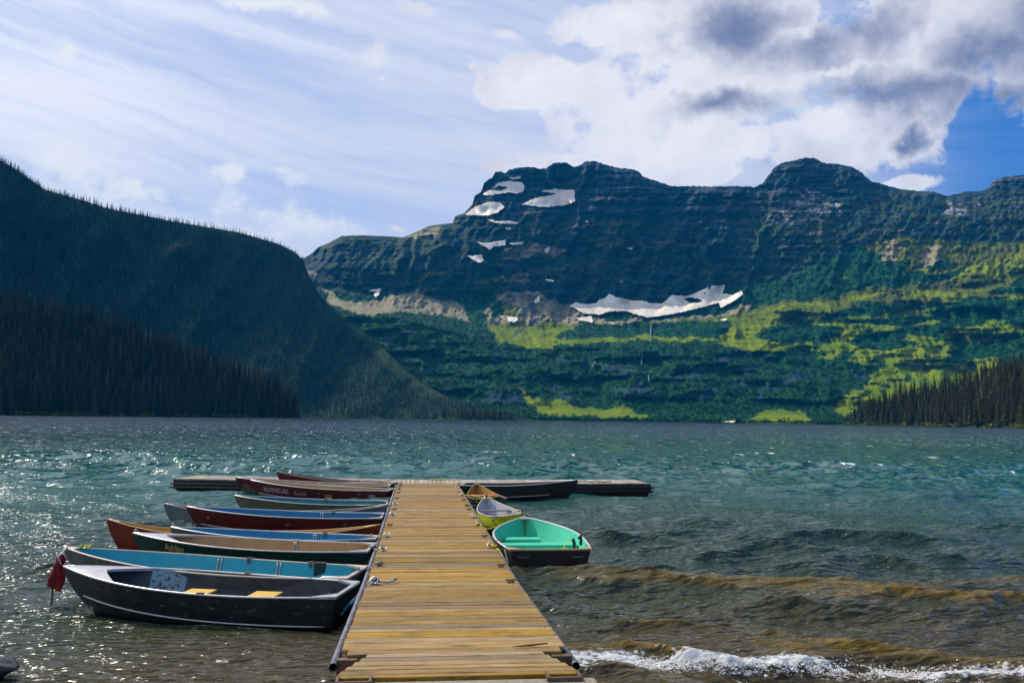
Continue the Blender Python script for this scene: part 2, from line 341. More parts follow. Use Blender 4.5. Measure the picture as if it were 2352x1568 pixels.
GX = np.repeat(cx[None], ny, 0)+(fbm(np.repeat(cx[None], ny, 0)/5, tt[:, None]*200+cx[None]*0, 2, 5)-.5)*1.0*(tt[:, None] < .99)
jit = (fbm(cx/3.5, cx*0, 3, 7)-.5)*5*np.clip((cx-1050)/30, 0.3, 1)
GY = shx[None]+(topx[None]+jit[None]*0.85-shx[None])*tt[:, None]
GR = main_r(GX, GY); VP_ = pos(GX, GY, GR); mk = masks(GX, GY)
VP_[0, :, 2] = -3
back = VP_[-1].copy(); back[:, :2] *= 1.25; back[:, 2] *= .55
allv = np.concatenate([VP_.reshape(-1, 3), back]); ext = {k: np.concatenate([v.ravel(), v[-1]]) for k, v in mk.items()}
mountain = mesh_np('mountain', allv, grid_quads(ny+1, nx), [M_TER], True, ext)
tag(mountain, kind='structure')
# snow fields
M_SNOW = mat('old_snow', (.92, .83, .68), .6, var=(.72, .60, .44), vs=.012, vmix=.35, stretch=(3, 1, .4), bump=3., bs=.04, coord='Object')
M_FALL = mat('falling_water', (.16, .21, .22), .3)
def z6(L): return [(x*.3601+665.4, y*.3601+350.9) for x, y in L]
def z1(L): return [(x*.3601+786.4, y*.3601+665.4) for x, y in L]
def z7(L): return [(x*.3828+1452, y*.3828+350.9) for x, y in L]
SNOW = [z6([(1225, 265), (1280, 235), (1330, 190), (1395, 178), (1480, 188), (1500, 215), (1490, 245), (1450, 262), (1400, 250), (1340, 262), (1260, 275)]),
        z6([(1115, 395), (1180, 345), (1270, 312), (1340, 315), (1370, 345), (1330, 380), (1270, 398), (1200, 400)]),
        z6([(1475, 330), (1560, 290), (1700, 262), (1600, 245), (1690, 228), (1750, 235), (1815, 235), (1820, 310), (1760, 335), (1650, 345), (1560, 340)]),
        z6([(1390, 155), (1480, 152), (1470, 165), (1420, 172)]), z6([(1260, 425), (1305, 425), (1300, 438), (1400, 432), (1465, 445), (1440, 455), (1340, 452), (1290, 440)]),
        z6([(1365, 478), (1415, 478), (1410, 492), (1385, 490)]), z6([(1185, 567), (1250, 573), (1380, 555), (1375, 590), (1300, 600), (1275, 620), (1250, 600)]),
        z6([(1395, 575), (1500, 567), (1480, 584), (1420, 588)]), z6([(1625, 612), (1665, 598), (1650, 637), (1625, 634)]), z6([(1130, 658), (1225, 648), (1240, 690), (1215, 702), (1180, 690)]),
        z6([(495, 880), (585, 863), (570, 905), (550, 922), (535, 910), (550, 886)]), z6([(1385, 1045), (1450, 1045), (1457, 1065), (1430, 1080), (1395, 1075)]), z6([(1335, 1035), (1370, 1036), (1360, 1052), (1342, 1052)]),
        z6([(1560, 945), (1595, 903), (1592, 950), (1567, 962)]),
        z1([(1380, 83), (1450, 100), (1490, 80), (1560, 92), (1620, 85), (1640, 60), (1670, 55), (1700, 25), (1740, 45), (1800, 55), (1850, 70), (1900, 68), (1960, 80)])+z7([(60, 895), (180, 905), (240, 850), (330, 860), (400, 830), (480, 795), (560, 793), (545, 840), (605, 854), (655, 825), (665, 850), (600, 895), (530, 930), (520, 900), (440, 920), (350, 945), (250, 965), (100, 988), (0, 965)])+z1([(1960, 178), (1900, 165), (1800, 135), (1700, 138), (1640, 160), (1540, 150), (1460, 108)]),
        z1([(1490, 180), (1590, 165), (1600, 208), (1520, 197)]), z1([(1690, 203), (1748, 212), (1715, 219)]), z7([(520, 1000), (575, 990), (560, 1006)]), z6([(1620, 800), (1690, 812), (1680, 822), (1640, 815)]),
        z6([(2100, 820), (2125, 815), (2120, 826)]), z6([(1880, 432), (1905, 432), (1897, 447)]), z6([(2150, 610), (2190, 602), (2180, 618)]), [(1650, 968), (1690, 965), (1686, 970)]]
HOLES = {0: z6([(1270, 237), (1330, 212), (1390, 220), (1350, 240)]), 14: z7([(310, 872), (360, 868), (425, 885), (400, 898), (340, 900)])}
FALLS = [z1([(1963, 225), (1974, 225), (1966, 332), (1957, 332)]), z1([(1905, 415), (1915, 415), (1911, 480), (1903, 480)]), z1([(1948, 540), (1956, 540), (1958, 585), (1951, 585)]), z1([(1610, 455), (1617, 455), (1590, 500), (1583, 500)])]
def patch(poly, name, m, step=.8, lift=7., hole=None, wob=1.6):
    P_ = np.array(poly); x0, y0 = P_.min(0)-2; x1, y1 = P_.max(0)+2
    xs = np.arange(x0, x1+step, step); ys = np.arange(y0, y1+step, step); X, Yy = np.meshgrid(xs, ys)
    Xw = X+(fbm(X/5, Yy/5, 3, 15)-.5)*wob*2; Yw = Yy+(fbm(X/5, Yy/5, 3, 18)-.5)*wob*2
    inn = inpoly(Xw, Yw, poly)
    if hole: inn &= ~inpoly(Xw, Yw, hole)
    q = grid_quads(*X.shape); keep = inn.ravel()[q].sum(1) >= 3
    if keep.sum() == 0: return
    # the snow lies smoothly over the ground: average of the ground's distance, a few metres proud
    r = np.minimum.reduce([main_r(X+a, Yy+b_) for a, b_ in ((0, 0), (-5, 0), (5, 0), (0, 3), (0, -3), (-10, 0), (10, 0), (-15, 2), (15, 2))])-lift
    def blur(a, k):
        for ax in (0, 1):
            pd = np.pad(a, [(k, k) if q == ax else (0, 0) for q in (0, 1)], mode='edge'); cs = np.cumsum(pd, ax); n_ = a.shape[ax]
            z_ = np.zeros_like(np.take(cs, [0], ax)); cs = np.concatenate([z_, cs], ax); a = (np.take(cs, range(2*k+1, 2*k+1+n_), ax)-np.take(cs, range(n_), ax))/(2*k+1)
        return a
    r = blur(blur(r, 7), 5)-4-(Yy-y0)*.0+(y1-Yy)*.5-(y1-y0)*.25
    p = pos(X, Yy, r).reshape(-1, 3); q = q[keep]; u, inv = np.unique(q, return_inverse=True)
    o = mesh_np(name, p[u], inv.reshape(-1, 4), [m], True); tag(o, kind='structure'); return o
for i, s in enumerate(SNOW): patch(s, 'snow_patch', M_SNOW, hole=HOLES.get(i))
for s in FALLS: patch(s, 'waterfall', M_FALL, .5, 9., wob=1.0)

# side hills: (image outline, distance at shore / at ridge along x)
def hill(name, sky_, shore_r, ridge_r, x0, x1, n, m_, seed, amp=60, pw=.85):
    xs = np.linspace(x0, x1, n); top = interp(xs, sky_); rs_ = interp(xs, shore_r); rr = interp(xs, ridge_r)
    hor = 959+(xs-960)*.0127; sh = hor+(H0+1.0)*FPX/rs_*.97
    top = np.minimum(top, sh-1.5)
    def fn(px, py):
        tp = np.interp(px, xs, top); s0 = np.interp(px, xs, sh); t = np.clip((s0-py)/np.maximum(s0-tp, 1e-3), 0, 1)
        r = np.interp(px, xs, rs_)+(np.interp(px, xs, rr)-np.interp(px, xs, rs_))*t**pw
        e = np.clip(t*8, 0, 1)*np.clip((1-t)*6+.15, 0, 1)
        return r+e*((ridged(px/170+py/260, py/340, 4, seed)-.5)*-amp*2.2+(fbm(px/22, py/22, 4, seed+3)-.5)*amp*.6)
    T = np.linspace(0, 1, m_)[:, None]; X = np.repeat(xs[None], m_, 0); Yy = sh[None]+(top[None]-sh[None])*T
    p = pos(X, Yy, fn(X, Yy)); p[0, :, 2] = -3
    bk = p[-1].copy(); bk[:, :2] *= 1.15; bk[:, 2] = bk[:, 2]*.5-8; p = np.concatenate([p.reshape(-1, 3), bk])
    o = mesh_np(name, p, grid_quads(m_+1, n), [M_HILL], True); tag(o, kind='structure')
    return dict(fn=fn, top=lambda x: np.interp(x, xs, top), sh=lambda x: np.interp(x, xs, sh))
M_HILL = mat('forest_floor', (.010, .026, .014), .95, var=(.02, .06, .012), vs=.02, coord='Object', spec=.1)
S_L = [(-1500, 60), (-500, 160), (-200, 255), (0, 368), (50, 398), (100, 434), (250, 479), (400, 509), (550, 534), (640, 560), (680, 580), (697, 600), (712, 640), (735, 680), (762, 708), (800, 738), (840, 766), (880, 800), (930, 845), (990, 890), (1040, 918), (1080, 938), (1215, 962), (1230, 964)]
hL = hill('hill', S_L, [(-1500, 1400), (0, 1150), (700, 1450), (1230, 1620)], [(-1500, 1900), (0, 1720), (690, 2250), (800, 2100), (1040, 1850), (1230, 1640)], -1500, 1230, 420, 130, 101, 70)
S_N = [(-1500, 560), (0, 695), (150, 725), (300, 765), (420, 808), (520, 850), (600, 880), (655, 905), (690, 950), (694, 958)]
hN = hill('hill', S_N, [(-1500, 900), (0, 860), (690, 1080)], [(-1500, 1080), (0, 1050), (690, 1090)], -1500, 693, 220, 50, 131, 16)
S_R = [(1925, 976), (1945, 965), (1960, 952), (2020, 930), (2100, 912), (2180, 895), (2250, 875), (2352, 850), (2700, 760), (3400, 640)]
hR = hill('hill', S_R, [(1925, 1150), (2352, 800), (3400, 700)], [(1925, 1160), (2352, 950), (3400, 900)], 1926, 3400, 220, 40, 151, 12)
S_P = [(1000, 960), (1020, 957), (1080, 952), (1150, 953), (1200, 960), (1216, 963)]
hP = hill('hill', S_P, [(1000, 1350), (1216, 1480)], [(1000, 1400), (1216, 1500)], 1000, 1216, 80, 10, 171, 6)

# ------------------------------------------------------------------ conifers
def conifer(tiers, spikes, seed, dead=False, shrub=False):
    r = random.Random(seed); mb = MB(); trunk = MB()
    trunk.tube([(0, 0, -.02), (0, 0, .5), (0, 0, 1.0 if dead else .96)], [.014, .009, .002], 5, False)
    if dead:
        for k in range(9):
            a = r.uniform(0, 6.28); z = r.uniform(.35, .9); l = .07*(1.1-z)+.02
            trunk.tube([(0, 0, z), (math.cos(a)*l, math.sin(a)*l, z-.02)], [.005, .002], 3, False)
        return mb, trunk
    for k in range(tiers):
        u = k/(tiers-1); z = .10+.90*u**.92; R_ = .175*(1-u)**.82*r.uniform(.85, 1.12)+.008; h = .17*(1-u*.55)
        apex = (r.uniform(-.004, .004), r.uniform(-.004, .004), min(z+h*.75, 1.02)); ring = []
        a0 = r.uniform(0, 6.28); n = spikes*2
        for j in range(n):
            a = a0+2*math.pi*j/n+r.uniform(-.12, .12); q = R_*(r.uniform(.8, 1.15) if j % 2 == 0 else r.uniform(.38, .6)); zz = z-(.035 if j % 2 == 0 else -.012)*r.uniform(.6, 1.4)*(1.2-u)
            ring.append((math.cos(a)*q, math.sin(a)*q, zz))
        mb.add([apex]+ring, [(0, 1+j, 1+(j+1) % n) for j in range(n)])
    return mb, trunk
def leafmat(name, a, b_, rand=.7):
    m = bpy.data.materials.new(name); m.use_nodes = True; t = m.node_tree; g = G(t); b = t.nodes['Principled BSDF']
    oi = g.node('ShaderNodeObjectInfo'); rv = V(g, oi.outputs['Random']); geo = g.node('ShaderNodeNewGeometry')
    n = g.noise(V(g, geo.outputs['Position']), .012, 3, .5)
    c = g.mix(g.sm(n*.6+rv*.4, .3, .7), a, b_); h = g.node('ShaderNodeHueSaturation'); g.put(h.inputs['Color'], c); g.put(h.inputs['Value'], rv*rand+(1-rand/2)); g.put(b.inputs['Base Color'], V(g, h.outputs[0]))
    b.inputs['Roughness'].default_value = .85; b.inputs['Specular IOR Level'].default_value = .15
    return m
M_NEEDLE = leafmat('spruce_needles', (.020, .028, .008), (.040, .040, .010), 1.1)
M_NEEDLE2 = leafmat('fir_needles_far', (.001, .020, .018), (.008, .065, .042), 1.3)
M_SHRUB = leafmat('alder_leaves', (.003, .048, .026), (.024, .120, .016), 1.1)
M_BARK = mat('bark', (.10, .075, .05), .9, rand=.5)
M_DEAD = mat('dead_wood', (.24, .25, .27), .9, rand=.6)
def add_inst(name, protos, pts, scl, matname=None):
    """one object that scatters copies of the given tree meshes on its own points"""
    me = bpy.data.meshes.new(name); me.vertices.add(len(pts)); me.vertices.foreach_set('co', np.asarray(pts, np.float32).ravel())
    at = me.attributes.new('scl', 'FLOAT', 'POINT'); at.data.foreach_set('value', np.asarray(scl, np.float32))
    at = me.attributes.new('yaw', 'FLOAT', 'POINT'); at.data.foreach_set('value', rs.rand(len(pts)).astype(np.float32)*6.28)
    o = bpy.data.objects.new(name, me); COL.objects.link(o); tag(o, kind='stuff')
    ng = bpy.data.node_groups.new(name+'_nodes', 'GeometryNodeTree'); ng.interface.new_socket('Geometry', in_out='INPUT', socket_type='NodeSocketGeometry'); ng.interface.new_socket('Geometry', in_out='OUTPUT', socket_type='NodeSocketGeometry')
    N = ng.nodes; L = ng.links; gi = N.new('NodeGroupInput'); go = N.new('NodeGroupOutput')
    iop = N.new('GeometryNodeInstanceOnPoints'); L.new(gi.outputs[0], iop.inputs['Points'])
    gg = N.new('GeometryNodeGeometryToInstance')
    for p in protos[::-1]:
        oi = N.new('GeometryNodeObjectInfo'); oi.inputs['Object'].default_value = p; oi.inputs['As Instance'].default_value = True; L.new(oi.outputs['Geometry'], gg.inputs[0])
    L.new(gg.outputs[0], iop.inputs['Instance'])
    if len(protos) > 1:
        # each prototype arrives as an instance of its own; pick one per point
        j = N.new('GeometryNodeJoinGeometry')
        for l in list(ng.links):
            if l.to_node == gg: ng.links.remove(l)
        for n_ in N:
            if n_.type == 'OBJECT_INFO': L.new(n_.outputs['Geometry'], j.inputs[0])
        for l in list(ng.links):
            if l.to_node == iop and l.to_socket.name == 'Instance': ng.links.remove(l)
        L.new(j.outputs[0], iop.inputs['Instance']); iop.inputs['Pick Instance'].default_value = True
    a = N.new('GeometryNodeInputNamedAttribute'); a.data_type = 'FLOAT'; a.inputs['Name'].default_value = 'scl'
    b_ = N.new('GeometryNodeInputNamedAttribute'); b_.data_type = 'FLOAT'; b_.inputs['Name'].default_value = 'yaw'
    cx_ = N.new('ShaderNodeCombineXYZ'); L.new(b_.outputs[0], cx_.inputs[2]); L.new(cx_.outputs[0], iop.inputs['Rotation']); L.new(a.outputs[0], iop.inputs['Scale'])
    L.new(iop.outputs[0], go.inputs[0]); md = o.modifiers.new('scatter', 'NODES'); md.node_group = ng
    return o
def proto(mb, trunk, mat_, name):            # unlinked prototype object, crown and trunk in one mesh
    m = MB(); m.add(mb.v, mb.f, 0) if mb.v else None; m.add(trunk.v, trunk.f, 1)
    me = bpy.data.meshes.new(name); me.from_pydata(m.v, [], m.f); me.materials.append(mat_); me.materials.append(M_BARK if mb.v else M_DEAD); me.polygons.foreach_set('material_index', m.mi); me.update()
    return bpy.data.objects.new(name, me)
near_p = [proto(*conifer(9, 7, s), M_NEEDLE, 'spruce') for s in range(4)]*4+[proto(*conifer(1, 1, 5, True), M_DEAD, 'snag')]
far_p = [proto(*conifer(5, 5, s+20), M_NEEDLE2, 'fir') for s in range(6)]*3+[proto(*conifer(1, 1, 5, True), M_DEAD, 'snag')]
def shrub_mesh(seed):
    r = random.Random(seed); mb = MB()
    for k in range(16):
        a = r.uniform(0, 6.28); q = r.uniform(0, .42); z = r.uniform(.15, .8)*(1-q*.8); s = r.uniform(.14, .26); cx_, cy_ = math.cos(a)*q, math.sin(a)*q
        pts = [(cx_+r.uniform(-s, s), cy_+r.uniform(-s, s), z+r.uniform(-s, s)*.8) for _ in range(4)]
        mb.add(pts, [(0, 1, 2), (0, 2, 3), (0, 3, 1), (1, 3, 2)])
    t = MB(); t.tube([(0, 0, -.1), (0, 0, .4)], [.03, .02], 3, False); return mb, t
shrub_p = [proto(*shrub_mesh(s), M_SHRUB, 'alder') for s in range(4)]
mix_p = [proto(*conifer(5, 5, s+40), M_SHRUB, 'subalpine_fir') for s in range(3)]
def scatter(hd, x0, x1, dx, dy, seed, ymin=None, cond=None, jx=.5):
    r_ = np.random.RandomState(seed); xs, ys = np.meshgrid(np.arange(x0, x1, dx), np.arange(300, 985, dy)); xs = xs+r_.uniform(-jx, jx, xs.shape)*dx*1.6; ys = ys+r_.uniform(-.5, .5, ys.shape)*dy*1.6
    xs = xs.ravel(); ys = ys.ravel(); k = (ys > hd['top'](xs)+.3) & (ys < hd['sh'](xs)-.4)
    xs, ys = xs[k], ys[k]
    if cond is not None: k = cond(xs, ys); xs, ys = xs[k], ys[k]
    return xs, ys
def place(hd, xs, ys): p = pos(xs, ys, hd['fn'](xs, ys)); p[:, 2] = np.maximum(p[:, 2], .2)-.5; return p
# far left hill; an avalanche track with brush runs down its right flank
track = [(800, 730), (860, 765), (930, 850), (1010, 900), (1040, 925), (960, 905), (880, 835), (820, 775)]
def condL(x, y): return (~inpoly(x+(fbm(x/9, y/9, 3, 5)-.5)*30, y, track) | (rs.rand(len(x)) < .12)) & (y < interp(x, S_N+[(700, 990), (1300, 990)])+14)
xs, ys = scatter(hL, -700, 1215, 4.0, 4.2, 3, cond=condL)
p = place(hL, xs, ys); sc_ = rs.uniform(9, 18, len(p))*np.clip(1.15-.25*vn(xs/40, ys/40, 9), .7, 1.3)
add_inst('forest_on_far_hill', far_p, p, sc_)
ex = np.arange(-700, 1100, 3.4); ex = ex+rs.uniform(-3, 3, len(ex)); ex = ex[rs.rand(len(ex)) < .8]; ey = hL['top'](ex)+.6
add_inst('ridge_trees', far_p, place(hL, ex, ey), rs.uniform(5, 13, len(ex)))
# near left slope, right slope and spit: the nearest rows are single trees, the rest one mass
cand = []
for hd, x0, x1, dx, dy, hts, sd_ in ((hN, -300, 690, 8.0, 8.5, (17, 29), 5), (hR, 1928, 2650, 8.0, 6.5, (15, 26), 6), (hP, 1004, 1214, 6.0, 4., (12, 22), 7)):
    xs, ys = scatter(hd, x0, x1, dx, dy, sd_); p = place(hd, xs, ys); h_ = np.random.RandomState(sd_).uniform(*hts, len(p))
    if hd is hP: h_ *= np.clip((1222-xs)/60, .35, 1)*np.clip((xs-985)/30, .5, 1)
    if hd is hR: h_ *= np.clip((xs-1900)/90, .35, 1)
    for i in range(len(p)): cand.append((p[i], h_[i], xs[i], ys[i], hd is hN, hd is hP, (hd['sh'](xs[i])-ys[i])))
inview = [c_ for c_ in cand if -20 < c_[2] < 2370 and not c_[5]]
inview.sort(key=lambda c_: -c_[1]/np.hypot(c_[0][0], c_[0][1])+.0006*c_[6])
single = inview[:296]; ids = set(id(c_) for c_ in single); rest = [c_ for c_ in cand if id(c_) not in ids]
add_inst('shore_forest', near_p, np.array([c_[0] for c_ in rest]), np.array([c_[1] for c_ in rest]))
crown_me, trunk_me = [], []
for s in range(5):
    cr, tr = conifer(10, 8, s+60)
    for lst, mb_, mm, nm in ((crown_me, cr, M_NEEDLE, 'crown'), (trunk_me, tr, M_BARK, 'trunk')):
        me = bpy.data.meshes.new(nm); me.from_pydata(mb_.v, [], mb_.f); me.materials.append(mm); me.update(); lst.append(me)
for k, c_ in enumerate(single):
    o = empty('spruce_tree', tuple(c_[0]), rnd.uniform(0, 6.28)); o.scale = (c_[1]*rnd.uniform(.8, 1.15),)*2+(c_[1],)
    if c_[4]: tag(o, 'dark spruce in the dense forest on the far left shore', 'tree', 'spruces along the left shore')
    else: tag(o, 'dark spruce in the wooded slope at the right end of the lake', 'tree', 'spruces along the right shore')
    for lst, nm in ((crown_me, 'crown'), (trunk_me, 'trunk')):
        q = bpy.data.objects.new(nm, lst[k % 5]); COL.objects.link(q); q.parent = o
# vegetation of the main mountain
r_ = np.random.RandomState(77)
xs, ys = np.meshgrid(np.arange(690, 2420, 3.3), np.arange(400, 975, 2.6)); xs = (xs+r_.uniform(-2.6, 2.6, xs.shape)).ravel(); ys = (ys+r_.uniform(-2, 2, ys.shape)).ravel()
k = (ys > interp(xs, SKY_MAIN)+2) & (ys < 962.5+(xs-1150)*.0124-.5); xs, ys = xs[k], ys[k]; mk = masks(xs, ys); hid = interp(xs, S_L+[(1300, 990), (3000, 990)])
pr = mk['forest']*.85+mk['ledge']*.10+mk['grass']*.05*(fbm(xs/22, ys/12, 3, 99) > .60); k = (r_.rand(len(xs)) < pr) & (ys < hid+10)
for s in SNOW: k &= ~inpoly(xs, ys-3, s)
xs, ys = xs[k], ys[k]; p = pos(xs, ys, main_r(xs, ys)+3); sc_ = r_.uniform(5, 10.5, len(p)); con = r_.rand(len(p)) < .4
add_inst('mountain_brush', shrub_p, p[~con]-[0, 0, 2], sc_[~con]*1.1); add_inst('mountain_firs', mix_p, p[con]-[0, 0, 1], sc_[con]*1.15)
# light green brush along the waterline
bx_, by_ = [], []
for hd, x0, x1 in ((hN, -200, 690), (hR, 1930, 2500), (hL, 690, 1215)):
    q = np.arange(x0, x1, 3.0)+rs.uniform(-2, 2, len(np.arange(x0, x1, 3.0))); q = q[(fbm(q/30, q*0, 3, 4) > .45)]; pp = pos(q, hd['sh'](q), np.array([hd['fn'](a, hd['sh'](a)-.3) for a in q])-6); pp[:, 2] = 0; bx_.append(pp)
pp = np.concatenate(bx_); M_BRUSH = leafmat('shore_brush_leaves', (.06, .10, .02), (.10, .12, .02)); br_p = [proto(*shrub_mesh(s+9), M_BRUSH, 'willow') for s in range(3)]
add_inst('shore_brush', br_p, pp, rs.uniform(2.5, 6.5, len(pp)))
q = np.arange(1200, 1935, 2.2); pp = pos(q, 962.5+(q-1150)*.0124-1., np.full(len(q), RSH+15.)); pp[:, 2] = 1; add_inst('shore_brush', shrub_p, pp, rs.uniform(4, 11, len(pp)))

# ------------------------------------------------------------------ boats (data): stern point, bow point, transom width, beam, stern height, bow height
BO = dict(
 b1=((-.86, 11.22), (-4.72, 12.08), 1.0, 1.40, .38, .56), b2=((-.82, 12.42), (-5.26, 13.45), 1.0, 1.30, .38, .60), b3=((-.74, 14.62), (-4.79, 15.05), .95, 1.2, .40, .60),
 b4=((-.72, 15.95), (-4.50, 16.2), .45, 1.0, .38, .55), b5=((-.68, 16.95), (-5.93, 17.07), .0, .82, .50, .60), b6=((-.75, 19.45), (-5.09, 19.5), 1.05, 1.25, .38, .58),
 b7=((-.67, 20.72), (-5.87, 20.5), .0, .82, .50, .55), b8=((-.74, 22.35), (-4.63, 22.2), 1.1, 1.3, .38, .58), b9=((-.80, 26.35), (-5.20, 27.2), .95, 1.2, .38, .60),
 b10=((-.86, 27.9), (-5.85, 28.1), .9, 1.12, .40, .62), b11=((-1.05, 29.2), (-4.75, 29.3), .7, .95, .40, .74),
 r1=((2.26, 13.98), (2.23, 17.3), 1.36, 1.62, .45, .60), r2=((2.34, 18.25), (1.80, 21.95), .0, 1.10, .58, .60), r3=((2.25, 22.95), (1.87, 26.5), .0, 1.08, .5, .60), r4=((1.55, 28.25), (5.28, 27.2), 1.1, 1.3, .42, .65))
# ------------------------------------------------------------------ lake
def boat_mask(x, y):
    m = np.zeros(x.shape)
    for (s, b, bt, bm, hs, hb) in BO.values():
        s = np.array(s); b = np.array(b); L = np.linalg.norm(b-s); u = (b-s)/L; a = (x-s[0])*u[0]+(y-s[1])*u[1]; c_ = np.abs(-(x-s[0])*u[1]+(y-s[1])*u[0])
        q = np.clip(a/L, 0, 1); w = bm/2*(1-np.clip((q-.45)/.55, 0, 1)**2.2) if bt > 0 else bm/2*(1-np.abs(2*q-1)**2.2)
        d = np.maximum(c_-w*.92, np.maximum(-a+.0, a-L)); m = np.maximum(m, np.clip(-d/.12+.6, 0, 1))
    return m
def swell(x, y):                             # rollers coming in over the shallows
    h = np.zeros(x.shape); sh = np.clip((x-1.2)/.8, 0, 1)
    def roll(y0, amp, wf_, wb, x0, x1, seed, slope=-.12):
        yc = y0+slope*(x-2)+(fbm(x*.55+seed, x*0+seed, 3, seed)-.5)*1.1; d = y-yc; w = np.where(d < 0, wf_, wb)
        env = np.clip((x-x0)/.7, 0, 1)*np.clip((x1-x)/1.8, 0, 1)*(.55+.8*fbm(x*.9, x*0+seed, 3, seed+1)); return amp*env*np.exp(-(d/w)**2)
    h += roll(12.6, .085, .20, .5, 2.0, 4.3, 5)+roll(12.9, .05, .2, .5, 5.4, 7.3, 15)+roll(10.8, .11, .20, .6, 1.5, 4.9, 6)+roll(14.9, .03, .25, .5, 3., 9, 7)
    h += roll(9.15, .085, .14, .5, 1.3, 12., 8, -.19)+roll(16.5, .07, .3, .6, 4, 12, 9)
    return h*sh
def foamline(x): return 9.02-.19*(x-1.74)+(fbm(x*1.3, x*0, 4, 12)-.5)*.45
NR, NC = 520, 1080
hpx = np.linspace(1, 0, 440)**1.0
rr_ = H0*FPX/(2.297*(1.0/2.297*18+hpx*(880-18)/2.297))
rad = np.concatenate([np.linspace(3.2, rr_[0]-.05, 10), rr_, np.geomspace(rr_[-1]*1.02, 4200, 70)]); NR = len(rad)
th = np.radians(np.concatenate([np.linspace(-88, -33, 50), np.linspace(-32.7, 42.7, NC), np.linspace(43, 88, 45)])); NC = len(th)
RR, TH = np.meshgrid(rad, th, indexing='ij'); X0 = RR*np.sin(TH); Y0 = RR*np.cos(TH)
sp = np.gradient(rad)[:, None]*np.ones_like(TH)
Zw = np.zeros_like(X0); DX = np.zeros_like(X0); DY = np.zeros_like(X0); wr = np.random.RandomState(5)
amp_env = .55+.75*fbm(X0/9, Y0/9, 2, 33); calm = np.where(X0 < -.6, np.clip((Y0-9.5)/7, .27, 1), np.clip((Y0-7)/4, .8, 1))
calm = calm*np.clip(.75+(Y0-28)/40, .75, 1.25)
jx = X0+(fbm(X0*.8, Y0*.8, 2, 35)-.5)*.6; jy = Y0+(fbm(X0*.8, Y0*.8, 2, 36)-.5)*.6
for k in range(64):
    lam = .16*(5.2/.16)**((k+.5)/64)*wr.uniform(.9, 1.1); spread = .95 if lam < 1.2 else .5; a_ = math.radians(262)+wr.normal()*spread*.6
    kx, ky = math.cos(a_)*2*math.pi/lam, math.sin(a_)*2*math.pi/lam; A = lam*.0135*(.9 if lam > 1.5 else 1.)*(1.25 if lam < 1. else 1.)
    fade = np.clip((lam/(2.0*sp)-.8)/1.0, 0, 1)
    if fade.max() == 0: continue
    ph = kx*jx+ky*jy+wr.uniform(0, 6.28); s_, c_ = np.sin(ph), np.cos(ph); A_ = A*fade*amp_env*calm
    Zw += A_*c_; DX -= A_*s_*math.cos(a_)*.9; DY -= A_*s_*math.sin(a_)*.9
crest = Zw/(.075*amp_env)
sw = swell(X0, Y0); Zw += sw
fl = foamline(X0); dfo = Y0-fl
foam = np.clip(1-np.abs(dfo-.13)/.29, 0, 1)*np.clip((X0-1.25)/.3, 0, 1)*np.clip((fbm(X0*2.2, Y0*2.2, 4, 39)-.18+np.clip(3.4-X0, 0, 2)*.12)*3.0, 0, 1)
Zw += foam*(.0+.05*fbm(X0*9, Y0*12, 3, 44))
DY -= np.clip(sw, 0, .2)*.55
bmk = boat_mask(X0, Y0); Zw = Zw*(1-bmk)-.05*bmk
dk = (X0 > -.7) & (X0 < 1.5) & (Y0 < 29); Zw = np.where(dk, np.minimum(Zw, .1), Zw)
XW = X0+DX; YW = Y0+DY
